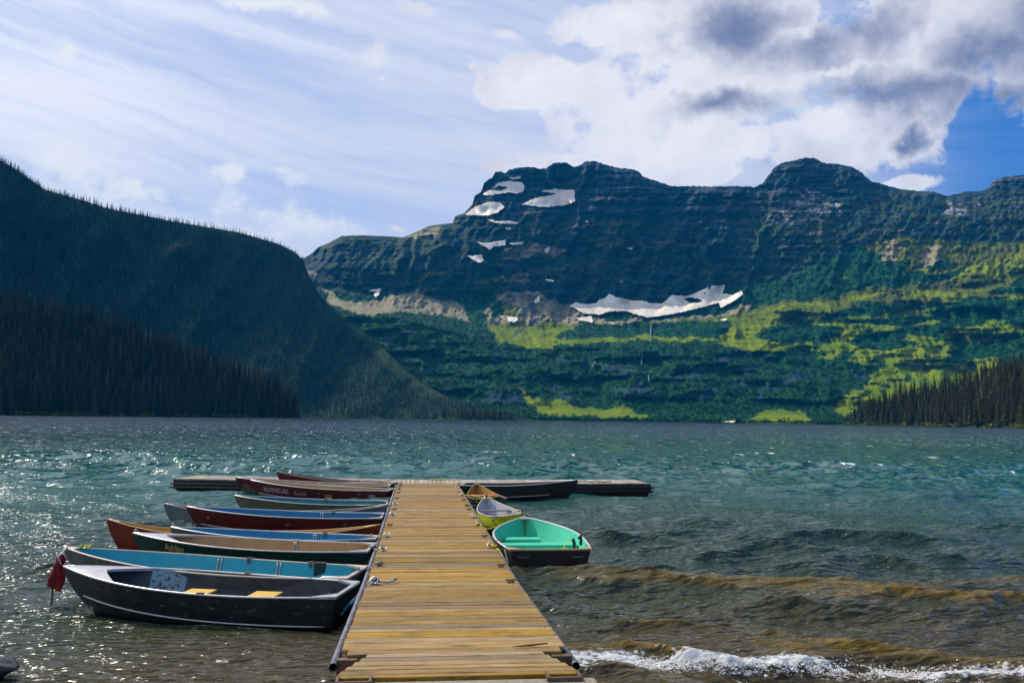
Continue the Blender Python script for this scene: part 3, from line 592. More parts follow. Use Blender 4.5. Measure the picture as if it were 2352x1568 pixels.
def water_mat():
    m = bpy.data.materials.new('lake_water'); m.use_nodes = True; t = m.node_tree; g = G(t); b = t.nodes['Principled BSDF']
    geo = g.node('ShaderNodeNewGeometry'); P = V(g, geo.outputs['Position']); x, y, z = g.sep(P)
    dist = g.m('SQRT', x*x+y*y); n0 = g.noise(P, .12, 4, .6)
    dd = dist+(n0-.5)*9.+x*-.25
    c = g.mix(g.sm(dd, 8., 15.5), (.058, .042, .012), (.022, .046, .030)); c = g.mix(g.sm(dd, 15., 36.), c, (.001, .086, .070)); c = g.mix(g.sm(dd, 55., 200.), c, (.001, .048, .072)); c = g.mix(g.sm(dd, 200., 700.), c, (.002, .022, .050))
    c = g.mix(g.sm(z, .05, .18)*g.sm(y, 14.5, 12.)*g.sm(x, 1., 1.8), c, (.13, .082, .006))                                     # amber of sunlight through thin roller crests, painted into the colour
    w1 = g.noise(g.scale(P, (.55, 1.5, 1.)), 5., 2, .5); w2 = g.noise(g.scale(P, (.9, .8, 1.)), 1.2, 2, .5); w3 = g.noise(g.scale(P, (1.3, .36, 1.)), .42, 2, .5); w4 = g.noise(g.scale(P, (1., .10, 1.)), .30, 2, .5)
    bn = g.bump(w1, .11, g.sm(dist, 55., 18.)); bn = g.bump(w2, .9, g.sm(dist, 22., 55.)*g.sm(dist, 150., 80.), bn); bn = g.bump(w3, 5.0, g.sm(dist, 60., 110.)*g.sm(dist, 500., 200.), bn); bn = g.bump(w4, 7., g.sm(dist, 180., 400.), bn)
    fo = g.attr('foam'); fn = g.noise(g.scale(P, (1, 1.4, 1)), 13., 8, .72); f1 = g.sm(fo*.95+(fn-.5)*3.2, .34, .80)*.9
    cr = g.attr('crest'); cn = g.noise(g.scale(P, (1., .30, 1)), .95, 4, .6); f2 = g.sm(cr*.022+cn+(g.noise(P, .045, 3)-.5)*.22, .672, .69)*g.sm(dist, 38., 52.)
    gl = g.noise(g.scale(P, (1., .10, 1)), .45, 3, .6); f3 = g.sm(gl, .69, .71)*.8*g.sm(dist, 90., 160.)*g.sm(dist, 30., 60.)*.6
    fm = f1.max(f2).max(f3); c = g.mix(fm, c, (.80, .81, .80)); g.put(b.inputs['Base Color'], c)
    b.inputs['IOR'].default_value = 1.34; b.inputs['Specular IOR Level'].default_value = .5
    g.put(b.inputs['Roughness'], g.sm(dist, 15., 200., .09, .16)+fm*.6); g.put(b.inputs['Normal'], g.bump(fn, .05, f1, bn)); return m
M_WAT = water_mat()
keepv = np.stack([XW, YW, Zw], -1).reshape(-1, 3)
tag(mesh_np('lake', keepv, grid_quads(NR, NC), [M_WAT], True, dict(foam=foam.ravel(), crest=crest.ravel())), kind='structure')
# lumps of spray along the breaking edge: one mass
N_ = 9000; fx = wr.uniform(1.35, 9.5, N_*2); fy = foamline(fx)+.15+wr.normal(size=N_*2)*.12; kf = (fbm(fx*2.2, fy*2.2, 4, 39) > .32); fx, fy = fx[kf][:N_], fy[kf][:N_]
fz = swell(fx, fy)+.0+.045*fbm(fx*9, fy*12, 3, 44)
M_FOAM = mat('foam', (.84, .84, .82), .35, var=(.62, .57, .46), vs=8., coord='Object')
ico = bpy.data.meshes.new('foam_lump'); bm = bmesh.new(); bmesh.ops.create_icosphere(bm, subdivisions=1, radius=1); 
for v in bm.verts: v.co = v.co*rnd.uniform(.7, 1.25); v.co.z *= .6
bm.to_mesh(ico); bm.free(); ico.materials.append(M_FOAM); ico_o = bpy.data.objects.new('foam_lump', ico)
add_inst('shore_foam', [ico_o], np.stack([fx, fy, fz], -1), wr.gamma(1.6, .0024, len(fx))+.0015)
# lake bed, beach behind and under the viewer
bxs = np.linspace(-60, 60, 160); bys = np.concatenate([np.linspace(-60, 0, 12), np.linspace(1, 30, 60)]); BX, BY = np.meshgrid(bxs, bys)
BZ = np.interp(BY, [-60, 2, 5.5, 7.2, 9, 14, 30], [1.6, .75, .28, .0, -.25, -.6, -2.0])+(fbm(BX*.7, BY*.7, 4, 8)-.5)*.08
M_SAND = mat('beach_gravel', (.26, .21, .14), .9, var=(.15, .12, .085), vs=14., bump=.02, bs=60., coord='Object')
tag(mesh_np('beach', np.stack([BX, BY, BZ], -1).reshape(-1, 3), grid_quads(*BX.shape), [M_SAND], True), kind='structure')
gb = MB(); gb.add([(-5500, -5500, -4), (5500, -5500, -4), (5500, 5500, -4), (-5500, 5500, -4)], [(0, 1, 2, 3)]); tag(gb.build('ground', M_HILL), kind='structure')

# ------------------------------------------------------------------ dock
def wood_mat(name, a, b_, dark):
    m = bpy.data.materials.new(name); m.use_nodes = True; t = m.node_tree; g = G(t); b = t.nodes['Principled BSDF']
    tcn = g.node('ShaderNodeTexCoord'); oi = g.node('ShaderNodeObjectInfo'); rv = V(g, oi.outputs['Random'])
    co = g.vadd(V(g, tcn.outputs['Object']), g.xyz(rv*31., rv*57., rv*11.)); gr = g.scale(co, (1.1, 26., 12.)); gr2 = g.scale(co, (3.5, 90., 30.))
    n1 = g.noise(gr, 1.6, 7, .65, .6); n2 = g.noise(gr2, 1.2, 4, .6, .3); bl = g.noise(g.scale(co, (1., 3., 1.)), 2.2, 5, .6)
    c = g.mix(g.sm(n1, .34, .66), a, b_); c = g.mix(g.sm(n2, .52, .70)*.85, c, dark); c = g.mix(g.sm(bl, .55, .75)*.55, c, (.42, .33, .21)); c = g.mix(g.sm(n1*.5+bl*.5, .47, .38)*.75, c, dark)
    kn = g.node('ShaderNodeTexVoronoi'); g.put(kn.inputs['Vector'], g.scale(co, (1.4, 5., 1.))); kn.inputs['Scale'].default_value = 1.3; k = g.sm(V(g, kn.outputs['Distance']), .07, .04); c = g.mix(k*.85, c, (.06, .035, .015))
    h = g.node('ShaderNodeHueSaturation'); g.put(h.inputs['Color'], c); g.put(h.inputs['Value'], rv*.6+.70); g.put(h.inputs['Saturation'], g.m('FRACT', rv*17.)*.5+.8); g.put(b.inputs['Base Color'], V(g, h.outputs[0]))
    g.put(b.inputs['Roughness'], .62+bl*.2); b.inputs['Specular IOR Level'].default_value = .35; g.put(b.inputs['Normal'], g.bump(n1+n2*.6-k*.4, .006)); return m
M_PLANK = wood_mat('weathered_plank', (.39, .245, .080), (.24, .135, .034), (.05, .028, .010))
M_PLANKG = wood_mat('grey_plank', (.42, .36, .28), (.30, .25, .19), (.11, .085, .065))
M_BEAM = mat('dark_beam', (.020, .016, .013), .85, var=(.045, .034, .025), vs=8, bump=.004)
M_PIPE = mat('galvanised_pipe', (.26, .26, .30), .42, .75, var=(.12, .11, .13), vs=9., bump=.002)
M_IRON = mat('rusty_iron', (.10, .07, .055), .6, .5, var=(.22, .12, .06), vs=30.)
M_ZINC = mat('zinc_ring', (.55, .53, .48), .35, .9)
XL, XR = -.63, 1.40
def deck_z(y): return float(np.interp(y, [6.9, 8, 10, 12, 30], [.55, .525, .455, .395, .38]))
dock = empty('dock', (0, 0, 0)); tag(dock, 'long wooden walkway dock of weathered planks running out from the shore', 'dock')
def plank_mesh(L_, w, t_, seed, n=9):
    r = random.Random(seed); mb = MB(); rows = []
    e0 = r.uniform(-.008, .008); e1 = r.uniform(-.008, .008)
    for i in range(n):
        u = i/(n-1); x = -L_/2+L_*u+(e0 if i == 0 else e1 if i == n-1 else 0); d0 = r.uniform(-.0025, .0025); d1 = r.uniform(-.0025, .0025); zc = r.uniform(-.001, .0012)
        y0, y1 = -w/2+d0, w/2+d1; b_ = .009
        rows.append([(x, y0, -t_), (x, y0, -b_), (x, y0+b_, zc), (x, y1-b_, zc), (x, y1, -b_), (x, y1, -t_)])
    for i in range(n-1):
        A, B = rows[i], rows[i+1]; mb.add(A+B, [(j, (j+1) % 6, 6+(j+1) % 6, 6+j) for j in range(6)])
    mb.add(rows[0], [(0, 1, 2, 3, 4, 5)]); mb.add(rows[-1], [(5, 4, 3, 2, 1, 0)])
    # nail heads
    for x in (-L_/2+.09, L_/2-.09, 0.):
        for y in (-w*.27, w*.27): nx_ = x+r.uniform(-.022, .022); mb.box(nx_-.004, nx_+.004, y-.004, y+.004, 0, .0022, 1)
    me = bpy.data.meshes.new('plank'); me.from_pydata(mb.v, [], mb.f); me.polygons.foreach_set('material_index', mb.mi); me.update(); return me
def pmeshes(L_, w, t_, m, n=10):
    out = []
    for s in range(n):
        me = plank_mesh(L_, w*random.Random(s+int(L_*100)).uniform(.93, 1.0), t_, s+int(L_*100)); me.materials.append(m); me.materials.append(M_IRON); out.append(me)
    return out
PM = {w: pmeshes(2.03, w, .038, M_PLANK, 8) for w in (.135, .185, .235)}
y = 7.84
last = None
while y < 29.0:
    w = rnd.choice([.135, .185, .185, .235, .185, .135]) if y < 28.8 else .185
    yc = y+w/2; me = rnd.choice(PM[w]); o = bpy.data.objects.new('plank', me); COL.objects.link(o); o.parent = dock
    o.location = ((XL+XR)/2+rnd.uniform(-.007, .007), yc, deck_z(yc)+rnd.uniform(-.003, .003)); o.rotation_euler = (rnd.uniform(-.008, .008), rnd.uniform(-.001, .001), rnd.uniform(-.0025, .0025)+(math.pi if rnd.random() < .5 else 0))
    y += w+rnd.choice([.007, .010, .016, .028])
# last plank by the hinge is cut short at both ends
mb = MB(); mb.box(-.96, .96, -.085, .085, -.04, 0, bev=.005); mb.build('plank', M_PLANK, dock, loc=((XL+XR)/2+.0, 7.75, deck_z(7.75)))
for x0 in (XL+.03, 0.34, XR-.09):
    mb = MB(); mb.grid([[(x0, yy, deck_z(yy)-.042-(0.0 if k == 0 else .16)) for yy in (7.72, 9, 10, 12, 15, 29)] for k in (0, 1)]); mb.grid([[(x0+.06, yy, deck_z(yy)-.042-(0.0 if k == 0 else .16)) for yy in (7.72, 9, 10, 12, 15, 29)] for k in (0, 1)])
    mb.grid([[(x0+dx_, yy, deck_z(yy)-.042) for yy in (7.72, 9, 10, 12, 15, 29)] for dx_ in (0, .06)]); mb.build('stringer', M_BEAM, dock)
for yy in np.arange(9., 28.5, 2.4):          # flotation drums
    mb = MB(); mb.tube([(XL+.12, yy, .06), (XR-.12, yy, .06)], .2, 12, True); mb.build('float', M_BEAM, dock, True)
for sx, xx in ((-1, XL-.05), (1, XR+.05)):
    mb = MB(); pts = [(xx, yy, deck_z(yy)-.068-(.03 if sx > 0 else 0)) for yy in (7.52, 8.2, 9, 10, 11, 12, 15, 20, 25, 28.9)]; n = 14
    mb.tube(pts, .036, n, False); mb.tube(pts[::-1], .029, n, False); mb.build('side_pipe', M_PIPE, dock, True)
    mb = MB(); mb.box(xx-.12*(sx < 0)-.0, xx+.12*(sx > 0), 7.58, 7.84, .40, .49, bev=.008) if False else mb.box(min(xx+sx*-.02, xx+sx*-.2), max(xx+sx*-.02, xx+sx*-.2), 7.60, 7.68, .38, .505, bev=.006); mb.build('end_bracket', M_IRON, dock)
# mooring rings and cleats
def ring_mb(lean, r=.055, t_=.008):
    mb = MB(); pts = [(math.cos(a)*r, math.sin(a)*r*math.sin(lean), r*.9+math.sin(a)*r*math.cos(lean)) for a in np.linspace(0, 2*math.pi, 15)]; mb.tube(pts, t_, 5, False)
    mb.box(-.045, .045, -.022, .022, 0, .008); mb.tube([(0, -.018, .005), (0, -.018, .022), (0, .018, .022), (0, .018, .005)], .006, 4); return mb
def cleat_mb():
    mb = MB(); mb.box(-.05, .05, -.02, .02, 0, .007); mb.tube([(-.075, 0, .034), (-.03, 0, .03), (.03, 0, .03), (.075, 0, .034)], .011, 6); mb.tube([(-.025, 0, 0), (-.025, 0, .03)], .01, 5); mb.tube([(.025, 0, 0), (.025, 0, .03)], .01, 5); return mb
def P0(px, py, z):
    d = ray(px, py); k = (z-H0)/d[2]; return float(d[0]*k), float(d[1]*k)
RINGS = []
for (yy, side, kind) in [(11.4, 0, 'r'), (12.95, 0, 'c'), (14.3, 0, 'r'), (16.0, 0, 'r'), (17.6, 0, 'c'), (19.4, 0, 'r'), (20.6, 0, 'c'), (21.7, 0, 'r'), (23.4, 0, 'c'), (25.2, 0, 'c'), (26.4, 0, 'r'), (27.4, 0, 'c'), (28.4, 0, 'c'),
                         (11.45, 1, 'c'), (12.75, 1, 'c'), (14.6, 1, 'r'), (15.9, 1, 'c'), (17.6, 1, 'r'), (19.0, 1, 'r'), (20.6, 1, 'c'), (21.5, 1, 'c'), (23.0, 1, 'c'), (24.3, 1, 'r'), (25.4, 1, 'c'), (26.9, 1, 'r')]:
    xx = XL+.10 if side == 0 else XR-.10; mb = ring_mb(rnd.uniform(.5, 1.2)) if kind == 'r' else cleat_mb()
    o = mb.build('mooring_ring' if kind == 'r' else 'cleat', M_ZINC if kind == 'r' else M_IRON, dock, True, loc=(xx, yy, deck_z(yy)+.004), rot=(0, 0, rnd.uniform(-.5, .5)))
# hinged ramp between the dock and the shore
ramp = empty('gangway', (.385, 7.3, .5)); tag(ramp, 'short flared plank ramp joining the long dock to the concrete edge', 'ramp')
ys_ = 6.98
k = 0
for wdt in (.085, .12, .10, .13, .12, .11):
    yc = ys_+wdt/2; hw = float(np.interp(yc, [6.98, 7.13, 7.28, 7.64], [.985, .985, .93, .78])); mb = MB(); sk = .07 if yc > 7.2 else 0.
    hw2 = float(np.interp(ys_+wdt, [6.98, 7.13, 7.28, 7.66], [.985, .985, .93, .78]))
    z1_, z0_ = 0, -.04; y0, y1 = -wdt/2+.003, wdt/2-.003
    mb.add([(-hw, y0, z0_), (hw, y0, z0_), (hw2, y1, z0_), (-hw2, y1, z0_), (-hw, y0, z1_-.004), (hw, y0, z1_-.004), (hw2, y1, z1_-.004), (-hw2, y1, z1_-.004), (-hw+.004, y0+.005, z1_), (hw-.004, y0+.005, z1_), (hw2-.004, y1-.005, z1_), (-hw2+.004, y1-.005, z1_)],
           [(3, 2, 1, 0), (0, 1, 5, 4), (1, 2, 6, 5), (2, 3, 7, 6), (3, 0, 4, 7), (4, 5, 9, 8), (5, 6, 10, 9), (6, 7, 11, 10), (7, 4, 8, 11), (8, 9, 10, 11)])
    mb.build('plank', M_PLANK, ramp, loc=(0, yc-7.3, .035+rnd.uniform(-.003, .003))); ys_ += wdt+.004
mb = MB(); mb.box(-.72, .72, -.35, .36, -.16, -.02); mb.build('ramp_frame', M_BEAM, ramp)
for sx in (-1, 1):
    mb = MB(); x0 = sx*.985
    for q in (-.0, .26): mb.box(min(x0-sx*q, x0-sx*(q+.022)), max(x0-sx*q, x0-sx*(q+.022)), -.47, -.30, -.02, .055)
    mb.box(min(x0, x0-sx*.29), max(x0, x0-sx*.29), -.475, -.45, -.02, .052); mb.build('step_bracket', M_IRON, ramp)
    mb = MB(); mb.tube([(x0-sx*.28, -.30, -.03), (x0+sx*.12, -.30, -.03)], .035, 8); mb.build('hinge_bar', M_BEAM, ramp)
# concrete edge
mb = MB(); mb.box(-1.3, 1.50, 4.2, 6.93, -.3, .52, bev=.02); M_CON = mat('concrete', (.36, .31, .22), .9, var=(.20, .17, .12), vs=30., bump=.008, bs=70.)
o = mb.build('concrete_landing', M_CON); tag(o, 'rough concrete landing under the shore end of the plank ramp', 'landing')
# driftwood stick on the last planks
mb = MB(); mb.tube([(-.17, -.012, .012), (-.05, 0, .018), (.02, .01, .02), (.16, .03, .028)], [.004, .008, .009, .006], 6); o = mb.build('stick', mat('stick_bark', (.12, .06, .02), .8), None, True, loc=(1.08, 7.80, .53)); tag(o, 'short brown stick lying on the last planks of the dock near its right corner', 'stick')

# cross dock
def arm(name, A, B, label, wid=1.75, pw=.152, m=M_PLANKG):
    A = np.array(A); B = np.array(B); L = np.linalg.norm(B-A); ang = math.atan2(B[1]-A[1], B[0]-A[0]); r = empty(name, (A[0], A[1], 0), ang); tag(r, label, 'dock', 'arms of the cross dock')
    me = pmeshes(wid, pw-.008, .038, m, 6); n = int(L/pw)
    for i in range(n):
        o = bpy.data.objects.new('plank', me[rnd.randrange(6)]); COL.objects.link(o); o.parent = r; o.location = ((i+.5)*pw, wid/2, .38+rnd.uniform(-.003, .003)); o.rotation_euler = (0, rnd.uniform(-.006, .006), math.pi/2+rnd.uniform(-.004, .004)+(math.pi if rnd.random() < .5 else 0))
    mb = MB(); mb.box(0, L, .0, .05, .02, .338); mb.build('front_fascia', M_BEAM, r)
    mb = MB(); mb.box(0, L, wid-.07, wid-.03, .18, .338); mb.build('rear_fascia', M_BEAM, r)
    mb = MB(); mb.box(.05, L-.05, .12, wid-.12, -.25, .16); mb.build('float', M_BEAM, r)
    for z in (.21, .09):
        mb = MB(); mb.tube([(-.10, -.012, z), (L+.10, -.012, z)], .03, 8); mb.build('rail_pipe', M_BEAM, r, True)
    return r
armL = arm('cross_dock', (-8.52, 30.75), (-.70, 29.07), 'left arm of the cross dock, grey planks behind the moored boats')
armC = arm('cross_dock', (-.66, 29.06), (1.47, 29.06), 'middle of the cross dock where the long walkway meets it')
armR = arm('cross_dock', (1.52, 29.07), (8.40, 29.50), 'right arm of the cross dock, grey planks ending in open water')
mb = MB(); mb.box(-.49, .49, -.06, .06, 0, .03, bev=.004); o = mb.build('loose_board', mat('fresh_board', (.62, .45, .16), .7, var=(.5, .34, .1), vs=5, stretch=(1, 12, 1)), None, loc=(.95, 30.6, .384)); tag(o, 'loose yellow board lying along the back edge of the cross dock', 'board')
mb = MB(); mb.tube([(5.45+t*.5+.06*math.sin(t*3), 29.9+.12*math.sin(t*2.2), .395+(.05 if t < .4 else 0)) for t in np.linspace(0, 3.2, 30)], .022, 6); o = mb.build('rope', mat('brown_rope', (.22, .10, .05), .9), None, True); tag(o, 'reddish brown rope lying along the right arm of the cross dock', 'rope')

# ------------------------------------------------------------------ boats
def paint(name, c_, var=None, wear=None, **k): return mat(name, c_, k.pop('rough', .45), 0., var=var or tuple(x*.7 for x in c_), vs=k.pop('vs', 3.5), wear=wear, rand=0, **k)
ALU = mat('bare_aluminium', (.20, .19, .17), .45, .4, var=(.09, .085, .075), vs=5., bump=.002, bs=20, wear=(.10, .09, .08), ws=6., wlo=.6, whi=.7)
ALU_L = mat('bright_aluminium_rail', (.62, .60, .57), .38, .6, var=(.45, .42, .38), vs=12.)
ALU_D = mat('tarnished_aluminium', (.036, .040, .042), .5, .25, var=(.014, .015, .017), vs=4., wear=(.17, .155, .135), ws=9., wlo=.57, whi=.66, bump=.003, bs=9, stretch=(1, 1, 2.2))
PW = [(0, 0), (.62, .05), (.80, .18), (.87, .34), (.905, .50), (.94, .66), (.97, .83), (1, 1)]
PB = [(0, 0), (.22, .08), (.42, .22), (.56, .36), (.68, .50), (.79, .66), (.90, .83), (1, 1)]
PC = [(0, 0), (.50, .05), (.80, .17), (.95, .34), (1.0, .52), (1.0, .68), (.985, .85), (.97, 1)]
class Hull:
    def __init__(s, L, bt, bm, hs, hb, rake=.5): s.L, s.bt, s.bm, s.hs, s.hb, s.rake, s.canoe = L, bt, bm, hs, hb, rake, bt == 0
    def half(s, q):
        if s.canoe: return s.bm/2*max(1-abs(2*q-1)**2.1, .012)
        if q > .42: return s.bm/2*max(1-((q-.42)/.58)**2.25, .012)
        r = s.bt/s.bm; return s.bm/2*(1-(1-r)*((.42-q)/.42)**1.8)
    def sheer(s, q):
        if s.canoe: m = min(s.hs, s.hb)*.62; e = s.hs if q < .5 else s.hb; return m+(e-m)*abs(2*q-1)**2.6
        return s.hs+(s.hb-s.hs)*max(0, (q-.15)/.85)**1.9
    def keel(s, q):
        if s.canoe: return -.10+.08*abs(2*q-1)**8
        return -.10+.04*q**6
    def pt(s, q, t, side, inset=0., floor=None):
        """t 0 keel .. 1 gunwale"""
        bl = q**2.5 if not s.canoe else abs(2*q-1)**2; T = t*7; i = min(int(T), 6); f = T-i; base = PC if s.canoe else PW
        w0 = base[i][0]*(1-f)+base[i+1][0]*f; h0 = base[i][1]*(1-f)+base[i+1][1]*f; w1 = PB[i][0]*(1-f)+PB[i+1][0]*f; h1 = PB[i][1]*(1-f)+PB[i+1][1]*f
        w = w0*(1-bl)+w1*bl; h = h0*(1-bl)+h1*bl; hb = s.half(q); zk = s.keel(q); zg = s.sheer(q); z = zk+(zg-zk)*h; y = w*hb
        y = max(y-inset, 0.0) if inset else y
        if floor is not None: z = max(z, floor)
        x = -s.L/2+s.L*q; rk = s.rake*(1-h)**1.5
        if s.canoe: x += (-rk if q > .5 else rk)*abs(2*q-1)**7*.55
        else: x += -rk*q**7*1.0 + .10*(1-h)*(1-q)**6
        return (x, side*y, z)
def hull_mesh(H_, name, mats, parent, inset=0., floor=None, split=None, q0=0., q1=1., nq=34, nt=15):
    mb = MB(); qs = [q0+(q1-q0)*(i/(nq-1)) for i in range(nq)]; ts = [j/(nt-1) for j in range(nt)]
    for side in (-1, 1):
        for j in range(nt-1):
            mi = 0
            if split is not None: mi = 0 if (ts[j]+ts[j+1])/2 > split else 1
            mb.grid([[H_.pt(q, t, side, inset, floor) for q in qs] for t in (ts[j], ts[j+1])], mi, flip=(side > 0) ^ (inset > 0))
    return mb.build(name, mats, parent, True)
def rail_pts(H_, q0, q1, side, dz=0., n=30, out=0.): 
    r = []
    for i in range(n):
        q = q0+(q1-q0)*i/(n-1); p = H_.pt(q, 1, side); r.append((p[0], p[1]+side*out, p[2]+dz))
    return r
TEXTS = []
def boat(key, name, label, hull, inner, rail, seats=(), seatm=None, split=None, deckm=None, deck_q=.74, ribs=(), spray=None, corner=None, rake=.5, upper=None, bench=True, floor=.055, seat_z=.24, group=None, cat='boat', seat_w=.24, seat_half=None, transom_m=None):
    (s, b, bt, bm, hs, hb) = BO[key]; s = np.array(s); b = np.array(b); L = float(np.linalg.norm(b-s)); c_ = (s+b)/2; ang = math.atan2(b[1]-s[1], b[0]-s[0])
    root = empty(name, (c_[0], c_[1], 0), ang); tag(root, label, cat, group); Hh = Hull(L, bt, bm, hs, hb, rake)
    mats = [upper or hull, hull] if split is not None else [hull]
    hull_mesh(Hh, 'hull', mats, root, split=split)
    hull_mesh(Hh, 'lining', inner, root, inset=.02, floor=floor, q0=.006, q1=.985)
    # rails
    mb = MB()
    for side in (-1, 1): mb.tube(rail_pts(Hh, 0, .997, side, .004, 34), .020 if not Hh.canoe else .017, 7, True, flat=.75)
    mb.build('gunwale', rail, root, True)
    if not Hh.canoe:
        outer = [Hh.pt(0, t, -1) for t in np.linspace(1, 0, 9)]+[Hh.pt(0, t, 1) for t in np.linspace(.125, 1, 8)]
        dip = .0; mb = MB(); vin = [(p[0]+.035, p[1]*.985, max(p[2], -.06)) for p in outer]; n = len(outer)
        mb.add([(p[0]-.003, p[1], p[2]) for p in outer], [tuple(range(n))]); mb.build('transom', transom_m or upper or hull, root)
        mb = MB(); mb.add(vin, [tuple(range(n-1, -1, -1))]); mb.build('transom_lining', inner, root)
        mb = MB(); a = Hh.pt(0, 1, -1); c2 = Hh.pt(0, 1, 1); mb.box(a[0]-.012, a[0]+.045, a[1], c2[1], a[2]-.012, a[2]+.014, bev=.004); mb.build('transom_cap', corner or rail, root)
        for side in (-1, 1):                 # corner plates
            p1 = Hh.pt(0, 1, side); p2 = Hh.pt(.075, 1, side); mb = MB(); z = p1[2]+.019
            vs = [(p1[0]-.015, p1[1]+side*.014, z), (p2[0], p2[1]+side*.014, p2[2]+.019), (p2[0], p2[1]-side*.02, p2[2]+.019), (p1[0]+.07, p1[1]-side*.16, z), (p1[0]-.015, p1[1]-side*.22, z)]
            vs += [(v[0], v[1], v[2]-.03) for v in vs]; f = [(0, 1, 2, 3, 4), (9, 8, 7, 6, 5)]+[(i, i+5, (i+1) % 5+5, (i+1) % 5) for i in range(5)]
            if side < 0: f = [x[::-1] for x in f]
            mb.add(vs, f); mb.build('corner_plate', corner or rail, root)
    # little deck plate at the bow (both ends for a canoe) or a full foredeck
    def dplate(q0, m, nm, rev=False, curve=.0):
        rows = []
        for i in range(9):
            q = q0+(.992-q0)*i/8; qq = 1-q if rev else q; row = []
            for k_ in range(9):
                u = -1+2*k_/8; qa = q-(curve*(abs(u)**1.6) if i == 0 else curve*abs(u)**1.6*(1-i/8)); qa2 = 1-qa if rev else qa
                p = Hh.pt(qa2, 1, 1); row.append((p[0], p[1]*u*.97, p[2]+.012+.02*(1-u*u)*min(1, p[1]*4)))
            rows.append(row)
        mb = MB(); mb.grid(rows, flip=not rev); mb.grid([[(v[0], v[1], v[2]-.022) for v in r] for r in rows], flip=rev); mb.grid([rows[0], [(v[0], v[1], v[2]-.035) for v in rows[0]]], flip=rev); mb.build(nm, m, root, True)
    if deckm: dplate(deck_q, deckm, 'foredeck', curve=.10)
    else: dplate(.955, rail, 'bow_plate')
    if Hh.canoe: dplate(.94, rail, 'stern_plate', rev=True)
    # thwarts
    for i, q in enumerate(seats):
        hw = Hh.half(q)*.93 if not Hh.canoe else Hh.half(q)*.97; x = -L/2+L*q; mb = MB(); z = seat_z if not Hh.canoe else Hh.sheer(q)-.05; w = seat_w
        sh_ = seat_half[i] if isinstance(seat_half, list) else seat_half; o0, o1 = (-hw, hw) if sh_ is None else (sh_[0]*hw, sh_[1]*hw)
        mb.box(x-w/2, x+w/2, o0, o1, z-.02, z, bev=.006); mb.build('seat', seatm or inner, root)
        if bench and not Hh.canoe: mb = MB(); mb.box(x-w/2+.02, x+w/2-.02, o0*.97, o1*.97, floor-.01, z-.022); mb.build('seat_box', inner, root)
    for q in ribs:
        mb = MB()
        for side in (-1, 1):
            for dq in (-.006, .006): mb.tube([tuple(np.array(Hh.pt(q+dq, t, side, .03))+np.array([0, 0, 0])) for t in np.linspace(.30, .98, 8)], .011, 5)
        mb.build('rib', rail, root, True)
    if spray:
        mb = MB()
        for side in (-1, 1):
            pts = []
            for i in range(26):
                u = i/25; q = spray[0]+(spray[1]-spray[0])*u; t = spray[2]+(spray[3]-spray[2])*u**1.4; p = Hh.pt(q, t, side); pts.append((p[0], p[1]+side*.006, p[2]))
            mb.tube(pts, .013, 5)
        mb.build('spray_rail', ALU_L if spray[4] else ALU, root, True)
    # bow eye / lifting ring
    p = Hh.pt(1, 1, 1); mb = MB(); mb.tube([(p[0]-.05+.03*math.cos(a), 0, p[2]+.03+.035*math.sin(a)) for a in np.linspace(-.6, 3.8, 9)], .007, 5); mb.build('bow_ring', ALU_L if not Hh.canoe else M_IRON, root, True)
    return root, Hh
def oarlock(root, H_, q, side, m=M_IRON):
    p = H_.pt(q, 1, side); mb = MB(); mb.box(p[0]-.045, p[0]+.045, p[1]-.028, p[1]+.012, p[2]+.012, p[2]+.03); mb.box(p[0]-.02, p[0]+.02, p[1]-side*.045-.01, p[1]-side*.045+.012, p[2]-.05, p[2]+.02); mb.build('oarlock', m, root)
def hull_text(root, H_, txt, q_start, t_base, size, m, side=1, dirn=-1, shear=0., off=.004, italic=False, bold=0.):
    cu = bpy.data.curves.new('lettering', 'FONT'); cu.body = txt; cu.size = size; cu.shear = shear; cu.offset = bold; cu.resolution_u = 3; to = bpy.data.objects.new('lettering', cu); COL.objects.link(to)
    dg = bpy.context.evaluated_depsgraph_get(); me = bpy.data.meshes.new_from_object(to.evaluated_get(dg)); bpy.data.objects.remove(to)
    for v in me.vertices:
        u, w = v.co.x, v.co.y; q = q_start+dirn*u/H_.L; hgt = H_.sheer(q)-H_.keel(q); t = t_base+w/hgt*1.0; p = H_.pt(min(max(q, 0), 1), min(max(t, 0), 1), side); v.co = (p[0], p[1]+side*off, p[2])
    me.materials.clear(); me.materials.append(m); o = bpy.data.objects.new('lettering', me); COL.objects.link(o); o.parent = root; return o
# left row
M_SILV = mat('scuffed_silver_deck', (.50, .49, .52), .45, .2, var=(.34, .33, .36), vs=9., wear=(.15, .14, .16), ws=4., wlo=.62, whi=.66)
def inner1():
    m = mat('scratched_dark_lining', (.060, .068, .075), .6, 0, var=(.028, .030, .034), vs=4.); t = m.node_tree; g = G(t); b = t.nodes['Principled BSDF']; tcn = g.node('ShaderNodeTexCoord')
    co = V(g, tcn.outputs['Object']); n = g.noise(g.scale(co, (3., .6, 2.2)), 1.5, 1, .5, 2.2); k = g.sm(g.m('ABSOLUTE', n-.5), .016, .006); n2 = g.noise(co, 14., 5, .7); k2 = g.sm(n2, .66, .70)
    src = b.inputs['Base Color'].links[0].from_socket; c_ = g.mix(k, V(g, src), (.012, .012, .013)); c_ = g.mix(k2*.8, c_, (.3, .29, .27)); x, y_, z = g.sep(co); bx = g.sm(x, .50, .52)*g.sm(x, .98, .96)*g.sm(n2, .60, .52); c_ = g.mix(bx, c_, (.22, .34, .38)); g.put(b.inputs['Base Color'], c_); return m
